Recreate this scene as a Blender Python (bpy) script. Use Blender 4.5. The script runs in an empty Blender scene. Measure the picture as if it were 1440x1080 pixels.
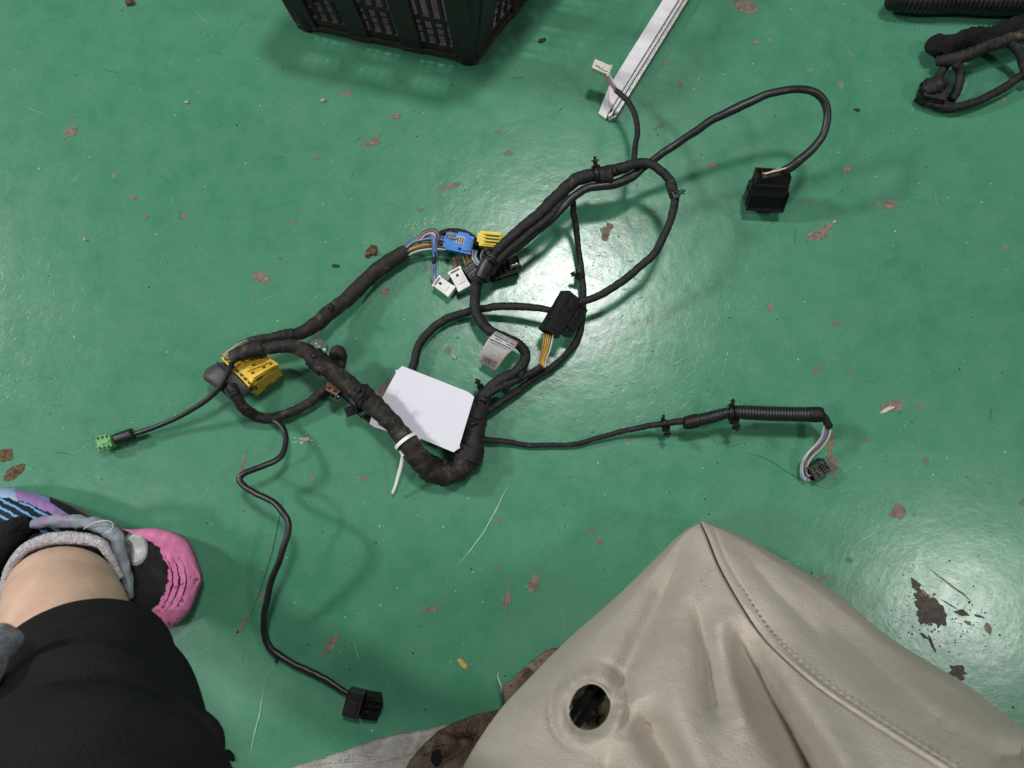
import bpy, bmesh, math, random
import numpy as np
from mathutils import Vector, Matrix, noise
R = math.radians
random.seed(7)
sc = bpy.context.scene
col = sc.collection

# ------------------------------------------------------------------ camera, world, lamps, exposure
CAMH, PITCH, FPX = 0.80, R(10), 1088.0
cam_d = bpy.data.cameras.new('camera'); cam = bpy.data.objects.new('camera', cam_d); col.objects.link(cam)
cam.location = (0, 0, CAMH); cam.rotation_euler = (PITCH, 0, 0)
cam_d.sensor_width = 36; cam_d.lens = 36 * FPX / 1440; cam_d.clip_start = 0.01; cam_d.clip_end = 50
cam_d.dof.use_dof = True; cam_d.dof.focus_distance = 0.79; cam_d.dof.aperture_fstop = 9.0
sc.camera = cam
w = bpy.data.worlds.new('World'); sc.world = w; w.use_nodes = True
w.node_tree.nodes['Background'].inputs[0].default_value = (0.92, 0.98, 0.95, 1)
w.node_tree.nodes['Background'].inputs[1].default_value = 0.075
def lamp(name, loc, tgt, sx, sy, power, c=(1.0, 1.0, 0.97)):
    d = bpy.data.lights.new(name, 'AREA'); d.shape = 'RECTANGLE'; d.size = sx; d.size_y = sy
    d.energy = power; d.color = c
    o = bpy.data.objects.new(name, d); col.objects.link(o); o.location = loc
    o.rotation_euler = (Vector(tgt) - Vector(loc)).to_track_quat('-Z', 'Y').to_euler()
lamp('ceiling_lamp', (0.25, 1.14, 2.9), (0.05, 0.1, 0), 0.40, 0.28, 46)
lamp('ceiling_lamp', (-2.05, -0.38, 2.7), (0, 0, 0), 0.30, 0.26, 20)
lamp('ceiling_lamp', (-3.5, 1.25, 2.6), (0, 0, 0), 0.40, 0.40, 105)
lamp('ceiling_lamp', (2.0, -0.38, 2.8), (0.3, 0, 0), 0.34, 0.26, 17)
lamp('ceiling_lamp', (-1.22, -0.72, 2.7), (0, 0, 0), 0.20, 0.16, 1.0)
sc.view_settings.view_transform = 'Standard'; sc.view_settings.look = 'None'
sc.view_settings.exposure = 0.0; sc.view_settings.gamma = 1.0

# ------------------------------------------------------------------ picture point -> world point
RX = Matrix.Rotation(PITCH, 3, 'X'); CAM = Vector((0, 0, CAMH)); FWD = RX @ Vector((0, 0, -1))
def at(x, y, z=0.0):
    d = RX @ Vector((x - 720, -(y - 540), -FPX))
    return CAM + d * ((z - CAMH) / d.z)
def ppx(p): return (Vector(p) - CAM).dot(FWD) / FPX      # metres per pixel there

# ------------------------------------------------------------------ scene helpers
W = {}   # world origins of objects
def link(name, me, parent, origin):
    o = bpy.data.objects.new(name, me); col.objects.link(o)
    W[o] = Vector(origin)
    if parent is not None:
        o.parent = parent; o.location = W[o] - W[parent]
    else: o.location = W[o]
    return o
def thing(name, label, cat, loc=(0, 0, 0), group=None):
    o = bpy.data.objects.new(name, None); col.objects.link(o); o.location = loc; W[o] = Vector(loc)
    o.empty_display_size = 0.02
    o['label'] = label; o['category'] = cat
    if group: o['group'] = group
    return o
def tag(o, label=None, cat=None, group=None, kind=None):
    if label: o['label'] = label
    if cat: o['category'] = cat
    if group: o['group'] = group
    if kind: o['kind'] = kind
    return o
def mesh(name, V, F, m, parent=None, smooth=True, bevel=0, origin=None):
    V = [Vector(v) for v in V]
    if origin is None:
        origin = sum(V, Vector()) / len(V)
    me = bpy.data.meshes.new(name)
    me.from_pydata([v - origin for v in V], [], F)
    bm = bmesh.new(); bm.from_mesh(me); bmesh.ops.recalc_face_normals(bm, faces=bm.faces); bm.to_mesh(me); bm.free()
    me.materials.append(m)
    if smooth: me.polygons.foreach_set('use_smooth', [True] * len(me.polygons))
    o = link(name, me, parent, origin)
    if bevel:
        b = o.modifiers.new('b', 'BEVEL'); b.width = bevel; b.segments = 2; b.limit_method = 'ANGLE'; b.angle_limit = R(40)
        b.harden_normals = False
        me.polygons.foreach_set('use_smooth', [False] * len(me.polygons))
    return o

def spline(pts, ds):
    """Catmull-Rom through rows of numbers (x,y,z,...), resampled every ds metres"""
    P = np.array(pts, float); n = len(P)
    if n == 2:
        L = np.linalg.norm(P[1, :3] - P[0, :3]); k = max(2, int(L / ds) + 1)
        t = np.linspace(0, 1, k)[:, None]; return P[0] * (1 - t) + P[1] * t
    Q = np.vstack([2 * P[0] - P[1], P, 2 * P[-1] - P[-2]]); out = []
    for i in range(1, n):
        p0, p1, p2, p3 = Q[i - 1], Q[i], Q[i + 1], Q[i + 2]
        t = np.linspace(0, 1, 25)[:-1, None]
        out.append(0.5 * (2 * p1 + (p2 - p0) * t + (2 * p0 - 5 * p1 + 4 * p2 - p3) * t ** 2 + (3 * p1 - p0 - 3 * p2 + p3) * t ** 3))
    out.append(P[-1:]); C = np.vstack(out)
    s = np.concatenate([[0], np.cumsum(np.linalg.norm(np.diff(C[:, :3], axis=0), axis=1))])
    k = max(3, int(s[-1] / ds) + 1); ss = np.linspace(0, s[-1], k)
    return np.stack([np.interp(ss, s, C[:, j]) for j in range(C.shape[1])], 1)

def sweep(pts, ds=0.002, n=14, rad=None, caps=True, flat=1.0):
    """pts rows (x,y,z,r) world. rad(s, ang, r) -> radius"""
    C = spline(pts, ds); V = []; F = []
    if rad is not None and rad is not r_smooth and rad.__name__ == 'f' and n < 20 and len(C) > 8:
        for i in range(1, len(C) - 1):
            q = min(1, i / 6, (len(C) - 1 - i) / 6) * min(1, C[i, 3] / .003)
            v_ = noise.noise_vector(Vector(C[i, :3]) * 42); w_ = noise.noise_vector(Vector(C[i, :3]) * 110)
            C[i, :2] += np.array([v_.x, v_.y]) * .0014 * q + np.array([w_.x, w_.y]) * .0004 * q
    T = np.gradient(C[:, :3], axis=0); T /= np.linalg.norm(T, axis=1)[:, None] + 1e-12
    up = np.array([0, 0, 1.0])
    if abs(T[0] @ up) > 0.95: up = np.array([0, 1.0, 0])
    N = np.cross(up, T[0]); N /= np.linalg.norm(N)
    s = 0; seed = random.random() * 50
    for i in range(len(C)):
        if i:
            s += np.linalg.norm(C[i, :3] - C[i - 1, :3])
            N = N - T[i] * (N @ T[i]); N /= np.linalg.norm(N)
        B = np.cross(T[i], N)
        for k in range(n):
            a = 2 * math.pi * k / n
            r = C[i, 3]
            if rad: r = rad(s, a, r, seed)
            V.append(C[i, :3] + N * math.cos(a) * r + B * math.sin(a) * r * flat)
    m = len(C)
    for i in range(m - 1):
        for k in range(n):
            F.append((i * n + k, i * n + (k + 1) % n, (i + 1) * n + (k + 1) % n, (i + 1) * n + k))
    if caps:
        F.append(tuple(range(n))[::-1]); F.append(tuple((m - 1) * n + k for k in range(n)))
    return V, F
def px_path(pts):
    out = []
    for (x, y, z, wd) in pts:
        p = at(x, y, z / 1000); out.append((p.x, p.y, p.z, wd / 2 * ppx(p)))
    return out
def r_tape(pitch=0.011, amp=0.06, lump=0.10):
    amp *= 1.7
    def f(s, a, r, sd):
        ph = (s / pitch + a / (2 * math.pi) + 0.35 * noise.noise(Vector((s * 60, sd, 0)))) % 1
        saw = amp * ((1 - ph) - 0.5) if ph > 0.06 else amp * (ph / 0.06 - 0.5)
        saw += .035 * noise.noise(Vector((s * 260, math.cos(a) * 2.2 + sd, math.sin(a) * 2.2)))
        return r * (1 + saw + lump * noise.noise(Vector((s * 55, math.cos(a) * .8 + sd, math.sin(a) * .8))))
    return f
def r_smooth(s, a, r, sd): return r * (1 + 0.05 * noise.noise(Vector((s * 50, math.cos(a) * .6 + sd, math.sin(a) * .6))))
def r_corr(pitch=0.0029, amp=0.10):
    def f(s, a, r, sd):
        c = math.cos(2 * math.pi * s / pitch)
        return r * (1 - amp + amp * max(-1, min(1, 1.8 * c)))
    return f
def tube(name, pts, m, parent, rad=r_smooth, ds=0.002, n=14, px=True, **k):
    V, F = sweep(px_path(pts) if px else pts, ds, n, rad, **k)
    return mesh(name, V, F, m, parent)

# a housing: box in local axes with optional rows of real cavities on faces, ribs, bosses
def boxvf(cx, cy, cz, sx, sy, sz, taper=1.0):
    V = []
    for z, t in ((-1, 1.0), (1, taper)):
        for x, y in ((-1, -1), (1, -1), (1, 1), (-1, 1)):
            V.append(Vector((cx + x * sx / 2 * t, cy + y * sy / 2 * t, cz + z * sz / 2)))
    return V, [(0, 3, 2, 1), (4, 5, 6, 7), (0, 1, 5, 4), (1, 2, 6, 5), (2, 3, 7, 6), (3, 0, 4, 7)]
def cellface(A, B, C_, D, nx, ny, mg, depth):
    """quad A,B,C,D (outward ccw) split in nx x ny recessed cells"""
    V = []; F = []
    nrm = (B - A).cross(D - A).normalized()
    def P(u, v): return A * (1 - u) * (1 - v) + B * u * (1 - v) + C_ * u * v + D * (1 - u) * v
    LU = (B - A).length; LV = (D - A).length
    for i in range(nx):
        for j in range(ny):
            u0, u1, v0, v1 = i / nx, (i + 1) / nx, j / ny, (j + 1) / ny
            mu = mg / LU; mv = mg / LV; b = len(V)
            o = [P(u0, v0), P(u1, v0), P(u1, v1), P(u0, v1)]
            q = [P(u0 + mu, v0 + mv), P(u1 - mu, v0 + mv), P(u1 - mu, v1 - mv), P(u0 + mu, v1 - mv)]
            V += o + q + [p - nrm * depth for p in q]
            for k in range(4):
                F.append((b + k, b + (k + 1) % 4, b + 4 + (k + 1) % 4, b + 4 + k))
                F.append((b + 4 + k, b + 4 + (k + 1) % 4, b + 8 + (k + 1) % 4, b + 8 + k))
            F.append((b + 8, b + 9, b + 10, b + 11))
    return V, F
def housing(sx, sy, sz, cells={}, extra=()):
    """cells: {'+x':(nx,ny,margin,depth)...}"""
    V, F0 = boxvf(0, 0, 0, sx, sy, sz); F = []
    names = ['-z', '+z', '-y', '+x', '+y', '-x']; V = list(V)
    for nm, f in zip(names, F0):
        if nm in cells:
            a = [V[i] for i in f]; v, g = cellface(a[0], a[1], a[2], a[3], *cells[nm]); b = len(V)
            V += v; F += [tuple(b + i for i in q) for q in g]
        else: F.append(f)
    for e in extra:
        v, g = boxvf(*e); b = len(V); V += v; F += [tuple(b + i for i in q) for q in g]
    return V, F
def frame(x, y, z, rz, tilt=(0, 0)):
    p = at(x, y, z / 1000)
    return Matrix.Translation(p) @ Matrix.Rotation(R(-rz), 4, 'Z') @ Matrix.Rotation(R(tilt[0]), 4, 'X') @ Matrix.Rotation(R(tilt[1]), 4, 'Y')
def put(name, VF, M, m, parent, bevel=0.0004, smooth=False):
    V = [M @ v for v in VF[0]]
    b = len(V)
    return mesh(name, V, VF[1], m, parent, smooth=smooth, bevel=bevel)

# ------------------------------------------------------------------ materials
def nodes(m):
    m.use_nodes = True; nt = m.node_tree; return nt, nt.nodes, nt.links, nt.nodes['Principled BSDF']
def mat(name, c, rough=0.6, c2=None, amt=0.5, scale=120, bump=0.2, bscale=600, spec=0.5, dirt=None, dscale=40, dthr=0.6, trans=0, subs=0, metal=0, sheen=0, bdist=0.001):
    m = bpy.data.materials.new(name); nt, N, L, P = nodes(m)
    P.inputs['Base Color'].default_value = (*c, 1); P.inputs['Roughness'].default_value = rough
    P.inputs['Specular IOR Level'].default_value = spec; P.inputs['Metallic'].default_value = metal
    P.inputs['Transmission Weight'].default_value = trans
    if sheen: P.inputs['Sheen Weight'].default_value = sheen
    if subs:
        P.inputs['Subsurface Weight'].default_value = subs; P.inputs['Subsurface Radius'].default_value = (.010, .004, .002); P.inputs['Subsurface Scale'].default_value = 0.6
    tc = N.new('ShaderNodeTexCoord'); geo = N.new('ShaderNodeNewGeometry'); pos = geo.outputs['Position']
    cur = None
    n1 = N.new('ShaderNodeTexNoise'); n1.inputs['Scale'].default_value = scale; n1.inputs['Detail'].default_value = 6; L.new(pos, n1.inputs['Vector'])
    mx = N.new('ShaderNodeMix'); mx.data_type = 'RGBA'
    c2 = c2 or tuple(v * 0.65 for v in c)
    rp = N.new('ShaderNodeMapRange'); rp.inputs[1].default_value = .5 - .25 / max(amt, .01) * .5; rp.inputs[2].default_value = .5 + .25 / max(amt, .01) * .5
    L.new(n1.outputs['Fac'], rp.inputs[0]); L.new(rp.outputs[0], mx.inputs['Factor'])
    mx.inputs[6].default_value = (*c2, 1); mx.inputs[7].default_value = (*c, 1); cur = mx.outputs[2]
    if dirt:
        n2 = N.new('ShaderNodeTexNoise'); n2.inputs['Scale'].default_value = dscale; n2.inputs['Detail'].default_value = 9; n2.inputs['Roughness'].default_value = .65; L.new(pos, n2.inputs['Vector'])
        r2 = N.new('ShaderNodeMapRange'); r2.inputs[1].default_value = dthr; r2.inputs[2].default_value = dthr + .12; L.new(n2.outputs['Fac'], r2.inputs[0])
        m2 = N.new('ShaderNodeMix'); m2.data_type = 'RGBA'; L.new(r2.outputs[0], m2.inputs['Factor']); L.new(cur, m2.inputs[6]); m2.inputs[7].default_value = (*dirt, 1); cur = m2.outputs[2]
    L.new(cur, P.inputs['Base Color'])
    nr = N.new('ShaderNodeMapRange'); nr.inputs[3].default_value = max(0, rough - .1); nr.inputs[4].default_value = min(1, rough + .1); L.new(n1.outputs['Fac'], nr.inputs[0]); L.new(nr.outputs[0], P.inputs['Roughness'])
    if bump:
        nb = N.new('ShaderNodeTexNoise'); nb.inputs['Scale'].default_value = bscale; nb.inputs['Detail'].default_value = 4; L.new(pos, nb.inputs['Vector'])
        b = N.new('ShaderNodeBump'); b.inputs['Strength'].default_value = bump; b.inputs['Distance'].default_value = bdist; L.new(nb.outputs['Fac'], b.inputs['Height']); L.new(b.outputs[0], P.inputs['Normal'])
    return m
def hexc(r, g, b):
    f = lambda v: ((v / 255 + .055) / 1.055) ** 2.4 if v > 10 else v / 255 / 12.92
    return (f(r), f(g), f(b))

M_tape = mat('cloth_tape', (.018, .017, .018), .58, (.006, .006, .007), .9, 210, .9, 900, .35, dirt=(.075, .055, .042), dscale=95, dthr=.60)
M_tape_brown = mat('dusty_cloth_tape', (.026, .021, .019), .62, (.008, .007, .007), .9, 190, .9, 900, .35, dirt=(.095, .068, .050), dscale=70, dthr=.55)
M_blk = mat('black_plastic', (.007, .007, .008), .36, (.012, .011, .012), .5, 200, .12, 500, .3, dirt=(.06, .05, .042), dscale=120, dthr=.66)
M_blk2 = mat('matt_black_plastic', (.012, .012, .013), .5, (.007, .007, .007), .5, 200, .2, 900, .3, dirt=(.07, .055, .045), dscale=100, dthr=.64)
M_pvc = mat('black_sleeve', (.014, .014, .016), .42, (.010, .010, .011), .5, 120, .12, 400, .5, dirt=(.07, .055, .05), dscale=70, dthr=.66)
M_grey = mat('grey_boot_plastic', (.050, .047, .052), .5, (.032, .031, .034), .6, 90, .15, 900, .45, dirt=(.09, .08, .07), dscale=60, dthr=.62)
M_yel = mat('yellow_plastic', (.86, .58, .045), .42, (.55, .32, .02), .5, 70, .08, 600, .5, dirt=(.20, .13, .05), dscale=130, dthr=.66)
M_yel2 = mat('lemon_plastic', (.74, .60, .05), .42, (.62, .48, .03), .5, 70, .08, 600, .5, dirt=(.25, .18, .05), dscale=150, dthr=.64)
M_blue = mat('blue_plastic', (.055, .24, .66), .42, (.04, .18, .52), .5, 70, .08, 600, .5, dirt=(.16, .16, .18), dscale=180, dthr=.66)
M_white = mat('white_plastic', (.74, .75, .73), .45, (.62, .62, .60), .5, 70, .08, 600, .5, dirt=(.35, .30, .26), dscale=200, dthr=.68)
M_ivory = mat('ivory_plastic', (.72, .70, .60), .45, (.6, .58, .48), .5, 70, .08, 600, .5)
M_green = mat('green_plastic', (.16, .46, .13), .42, (.10, .34, .09), .5, 90, .08, 600, .5)
M_brown = mat('brown_plastic', (.22, .085, .055), .45, (.16, .06, .04), .5, 90, .1, 600, .5)
M_dkgreen = mat('dark_green_plastic', (.012, .045, .025), .45)
M_card = mat('white_card', (.66, .66, .74), .6, (.62, .62, .70), .5, 18, .05, 300, .3)
M_tie = mat('nylon_tie', (.78, .80, .80), .4, (.7, .72, .74), .4, 60, .05, 300, .5)
M_label = mat('printed_label', (.46, .46, .48), .5, (.38, .37, .37), .5, 60, .1, 400, .4, dirt=(.34, .28, .20), dscale=55, dthr=.50)
M_ink = mat('label_ink', (.03, .03, .07), .6)
M_clear = mat('clear_tape', (.75, .78, .78), .16, None, .2, 80, .5, 120, .5, trans=.85)
M_metal = mat('metal_pin', (.55, .55, .56), .3, None, .4, 90, .1, 300, .5, metal=1)
wire_c = dict(yellow=(.62, .36, .05), ochre=(.42, .22, .06), blue=(.09, .16, .42), lblue=(.22, .38, .62), grey=(.22, .23, .26), brown=(.10, .05, .035), white=(.62, .62, .58), black=(.012, .012, .014), violet=(.20, .12, .36), red=(.35, .05, .04), pale=(.42, .50, .30))
M_w = {k: mat('wire_' + k, v, .4, None, .4, 150, .05, 500, .5) for k, v in wire_c.items()}
M_conc = mat('bare_concrete', (.235, .165, .135), .8, (.13, .115, .085), .95, 150, 1.0, 500, .25, dirt=(.34, .29, .25), dscale=240, dthr=.56)
M_conc2 = mat('faint_bare_patch', (.15, .150, .105), .7, (.11, .15, .10), .8, 260, .4, 700, .25, dirt=(.20, .17, .135), dscale=160, dthr=.58)
M_rust = mat('rust_stain', (.17, .11, .06), .8, (.07, .045, .03), .9, 260, .8, 700, .2)
M_dark = mat('dark_chip', (.075, .058, .047), .5, (.035, .028, .024), .9, 200, .9, 500, .4, dirt=(.13, .12, .10), dscale=160, dthr=.60)
M_crumb = mat('pale_crumb', (.60, .57, .47), .8, (.38, .34, .25), .8, 500, .6, 900, .3)
M_ycr = mat('yellow_crumb', (.55, .42, .14), .8, (.35, .25, .08), .8, 500, .6, 900, .3)
M_dcr = mat('dark_crumb', (.02, .03, .025), .7)
M_scr = mat('scratch', (.34, .52, .42), .7)
M_crack = mat('crack', (.03, .10, .06), .6)

# --- painted floor
m = bpy.data.materials.new('green_epoxy_floor'); nt, N, L, P = nodes(m); M_floor = m
pos = N.new('ShaderNodeNewGeometry').outputs['Position']
def nz(scale, det=6, ro=.6, src=None, dist=0):
    n = N.new('ShaderNodeTexNoise'); n.inputs['Scale'].default_value = scale; n.inputs['Detail'].default_value = det; n.inputs['Roughness'].default_value = ro; n.inputs['Distortion'].default_value = dist
    L.new(src or pos, n.inputs['Vector']); return n.outputs['Fac']
def rng(v, a, b, c=0, d=1):
    r = N.new('ShaderNodeMapRange'); r.inputs[1].default_value = a; r.inputs[2].default_value = b; r.inputs[3].default_value = c; r.inputs[4].default_value = d; L.new(v, r.inputs[0]); return r.outputs[0]
def mixc(f, a, b):
    x = N.new('ShaderNodeMix'); x.data_type = 'RGBA'; L.new(f, x.inputs['Factor'])
    for s, v in ((x.inputs[6], a), (x.inputs[7], b)):
        if isinstance(v, tuple): s.default_value = (*v, 1)
        else: L.new(v, s)
    return x.outputs[2]
def mth(op, a, b=None):
    x = N.new('ShaderNodeMath'); x.operation = op; x.use_clamp = (op != 'SUBTRACT')
    for i, v in enumerate((a, b)):
        if v is None: continue
        if isinstance(v, (int, float)): x.inputs[i].default_value = v
        else: L.new(v, x.inputs[i])
    return x.outputs[0]
def scratches(rot, sx, sy, thr, seed):
    m0 = N.new('ShaderNodeMapping'); m0.inputs['Rotation'].default_value = (0, 0, R(rot)); mp = N.new('ShaderNodeMapping'); mp.inputs['Scale'].default_value = (sx, sy, 1); mp.inputs['Location'].default_value = (seed, seed * 2, 0)
    w_ = N.new('ShaderNodeTexNoise'); w_.inputs['Scale'].default_value = 5; L.new(pos, w_.inputs['Vector'])
    ad = N.new('ShaderNodeVectorMath'); ad.operation = 'MULTIPLY_ADD'; ad.inputs[1].default_value = (.03, .03, 0); L.new(w_.outputs['Color'], ad.inputs[0]); L.new(pos, ad.inputs[2])
    L.new(ad.outputs[0], m0.inputs['Vector']); L.new(m0.outputs[0], mp.inputs['Vector'])
    n = N.new('ShaderNodeTexNoise'); n.inputs['Scale'].default_value = 1; n.inputs['Detail'].default_value = 2; L.new(mp.outputs[0], n.inputs['Vector'])
    return rng(n.outputs['Fac'], thr, thr + .03)
base = mixc(rng(nz(3.5, 7, .7), .40, .60), (.045, .196, .112), (.058, .222, .130))
base = mixc(rng(nz(28, 8, .7), .35, .7), base, (.078, .240, .150))
base = mixc(rng(nz(300, 4, .7), .42, .80, 0, .55), base, (.050, .180, .112))
base = mixc(rng(nz(60, 9, .75, dist=1.5), .60, .72, 0, .42), base, (.14, .29, .21))
base = mixc(mth('MULTIPLY', rng(nz(7, 8, .72, dist=.8), .50, .66), .30), base, (.10, .215, .145))
base = mixc(mth('MULTIPLY', rng(nz(11, 8, .75, dist=1.2), .56, .72), .35), base, (.030, .135, .080))
s1 = scratches(25, 14, 700, .735, 1); s2 = scratches(-55, 12, 600, .74, 4); s3 = scratches(80, 16, 650, .74, 9)
sa = mth('MAXIMUM', mth('MAXIMUM', s1, s2), s3)
smask = rng(nz(4.5, 3), .42, .62)
base = mixc(mth('MULTIPLY', mth('MULTIPLY', sa, smask), .45), base, (.20, .40, .30))
# small chips with concrete showing, patches of brownish dirt
vch = N.new('ShaderNodeTexVoronoi'); vch.inputs['Scale'].default_value = 34; vch.feature = 'F1'
wp = N.new('ShaderNodeVectorMath'); wp.operation = 'MULTIPLY_ADD'; wp.inputs[1].default_value = (.018, .018, .0)
wn = N.new('ShaderNodeTexNoise'); wn.inputs['Scale'].default_value = 70; L.new(pos, wn.inputs['Vector']); L.new(wn.outputs['Color'], wp.inputs[0]); L.new(pos, wp.inputs[2]); L.new(wp.outputs[0], vch.inputs['Vector'])
chip = mth('MULTIPLY', rng(vch.outputs['Distance'], .15, .10), rng(nz(9, 2), .60, .63))
base = mixc(mth('MULTIPLY', chip, .8), base, (.19, .15, .12))
vs = N.new('ShaderNodeTexVoronoi'); vs.inputs['Scale'].default_value = 120; L.new(pos, vs.inputs['Vector'])
sp = mth('MULTIPLY', rng(vs.outputs['Distance'], .13, .08), rng(nz(30, 2), .63, .66))
base = mixc(mth('MULTIPLY', sp, .75), base, (.03, .05, .035))
L.new(base, P.inputs['Base Color'])
rgh = rng(nz(35, 8, .7), .3, .75, .19, .27)
ra = mth('ADD', rgh, mth('MULTIPLY', sa, .2)); ra = mth('ADD', ra, mth('MULTIPLY', chip, .4)); L.new(ra, P.inputs['Roughness'])
P.inputs['Specular IOR Level'].default_value = .42
hb = mth('SUBTRACT', mth('MULTIPLY', nz(45, 6, .62), .9), mth('MULTIPLY', mth('ADD', sa, chip), .05))
# fine criss-cross wear dents
c1 = scratches(12, 45, 900, .66, 21); c2 = scratches(105, 50, 850, .66, 31); c3 = scratches(-35, 40, 950, .66, 41)
hb = mth('SUBTRACT', hb, mth('MULTIPLY', mth('MAXIMUM', mth('MAXIMUM', c1, c2), c3), .035))
b1 = N.new('ShaderNodeBump'); b1.inputs['Strength'].default_value = .22; b1.inputs['Distance'].default_value = .0016; L.new(hb, b1.inputs['Height']); L.new(b1.outputs[0], P.inputs['Normal'])

# --- leather
m = bpy.data.materials.new('beige_leather'); nt, N, L, P = nodes(m); M_leather = m
pos = N.new('ShaderNodeNewGeometry').outputs['Position']
lb = mixc(rng(nz(9, 5), .35, .65), (.40, .352, .300), (.44, .392, .338))
lb = mixc(rng(nz(160, 5, .7), .5, .8, 0, .35), lb, (.34, .30, .255))
vp = N.new('ShaderNodeTexVoronoi'); vp.inputs['Scale'].default_value = 420; L.new(pos, vp.inputs['Vector'])
dots = mth('MULTIPLY', rng(vp.outputs['Distance'], .34, .22), rng(nz(11, 3), .60, .68))
lb = mixc(mth('MULTIPLY', dots, .6), lb, (.13, .11, .095))
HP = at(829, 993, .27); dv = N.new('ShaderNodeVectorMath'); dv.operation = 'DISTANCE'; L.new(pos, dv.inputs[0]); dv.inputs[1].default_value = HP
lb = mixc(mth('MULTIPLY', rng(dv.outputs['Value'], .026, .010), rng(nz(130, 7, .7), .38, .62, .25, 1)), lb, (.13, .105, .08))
lb = mixc(mth('MULTIPLY', rng(nz(22, 9, .75, dist=1.2), .58, .72), .35), lb, (.24, .20, .165))
L.new(lb, P.inputs['Base Color']); P.inputs['Roughness'].default_value = .62; P.inputs['Specular IOR Level'].default_value = .3
vv = N.new('ShaderNodeTexVoronoi'); vv.inputs['Scale'].default_value = 750; L.new(pos, vv.inputs['Vector'])
hh = mth('ADD', mth('MULTIPLY', vv.outputs['Distance'], .6), mth('MULTIPLY', nz(75, 8, .68, dist=.6), .5))
bb = N.new('ShaderNodeBump'); bb.inputs['Strength'].default_value = .75; bb.inputs['Distance'].default_value = .0011; L.new(hh, bb.inputs['Height']); L.new(bb.outputs[0], P.inputs['Normal'])
M_seam = mat('leather_seam', (.31, .27, .23), .55, None, .4, 60, .3, 500)
M_stitch = mat('stitch_thread', (.22, .19, .16), .8, None, .4, 300, .3, 900)
M_foam = mat('soiled_felt_backing', (.150, .110, .080), .9, (.065, .046, .034), .9, 45, 1.0, 160, .2, dirt=(.27, .23, .19), dscale=28, dthr=.58, bdist=.004)
M_felt = mat('grey_felt', (.40, .39, .37), .95, (.27, .25, .24), .8, 60, 1.0, 420, .1, dirt=(.24, .17, .16), dscale=40, dthr=.60, bdist=.002)
M_skin = mat('skin', (.66, .45, .345), .5, (.56, .34, .26), .55, 38, .5, 260, .35, dirt=(.60, .40, .32), dscale=240, dthr=.58, subs=.12, bdist=.0008)
M_pants = mat('black_jersey', (.017, .0165, .017), .95, (.011, .011, .012), .4, 60, .8, 700, .12, bdist=.0015)
M_fuzz = mat('grey_fleece', (.16, .17, .20), .95, (.08, .085, .10), .9, 120, 1.0, 400, .1, dirt=(.26, .20, .19), dscale=50, dthr=.55, sheen=.3, bdist=.003)
M_terry = mat('terry_cuff', (.55, .53, .55), .95, (.36, .34, .37), .9, 350, 1.0, 500, .1, dirt=(.40, .30, .42), dscale=60, dthr=.58, bdist=.003)
M_tie_dye = mat('tie_dye_knit', (.30, .33, .38), .8, (.16, .18, .21), .8, 50, .6, 500, .2, dirt=(.30, .11, .33), dscale=26, dthr=.50)
M_bfuzz = mat('black_collar_padding', (.012, .012, .013), .95, None, .5, 100, 1, 300, .2, bdist=.003)
M_sole = mat('pink_rubber', (.50, .10, .24), .5, (.40, .07, .18), .5, 60, .2, 300)
M_alu = mat('white_painted_metal', (.72, .70, .74), .38, (.60, .58, .62), .6, 50, .15, 200, .5, dirt=(.25, .2, .17), dscale=90, dthr=.66)
M_alu2 = mat('bare_aluminium', (.55, .56, .54), .4, (.40, .41, .40), .6, 120, .2, 300, .5, metal=.6)
M_crate = mat('black_crate_plastic', (.040, .029, .031), .55, (.020, .014, .015), .7, 70, .25, 400, .25, dirt=(.06, .052, .046), dscale=60, dthr=.60)
M_crate_d = mat('scuffed_crate_edge', (.055, .042, .036), .6, (.025, .022, .02), .8, 90, .4, 300, .4, dirt=(.13, .09, .075), dscale=70, dthr=.55)

# ------------------------------------------------------------------ floor
def sheet(name, poly, z0, m, parent, th=0.0):
    n = len(poly); c = sum((Vector(p) for p in poly), Vector()) / n
    V = [Vector((p.x, p.y, z0)) for p in poly] + [Vector((c.x, c.y, z0 + th))]
    return mesh(name, V, [(i, (i + 1) % n, n) for i in range(n)], m, parent, smooth=False)
S = 3.0; V = [(-S, -S, 0), (S, -S, 0), (S, S + 1, 0), (-S, S + 1, 0)]
floor = mesh('floor', V, [(0, 1, 2, 3)], M_floor, None, smooth=False, origin=Vector((0, 0, 0)))
tag(floor, kind='structure')
def blob(x, y, a, b, rot, rag=.35, n=84, seed=0):
    """ragged outline; a, b half sizes in pixels"""
    c = at(x, y); k = ppx(c); P_ = []
    for i in range(n):
        t = 2 * math.pi * i / n
        r = 1 + rag * 1.5 * noise.noise(Vector((math.cos(t) * 1.0 + seed, math.sin(t) * 1.0, seed * .7))) + rag * .5 * noise.noise(Vector((math.cos(t) * 3.1 + seed, math.sin(t) * 3.1, seed * .7 + 5))) + rag * .36 * noise.noise(Vector((math.cos(t) * 8 + seed, math.sin(t) * 8, 9)))
        r *= .88; u, v = a * k * r * math.cos(t), b * k * r * math.sin(t); q = R(-rot)
        P_.append(Vector((c.x + u * math.cos(q) - v * math.sin(q), c.y + u * math.sin(q) + v * math.cos(q), 0)))
    return P_
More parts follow.
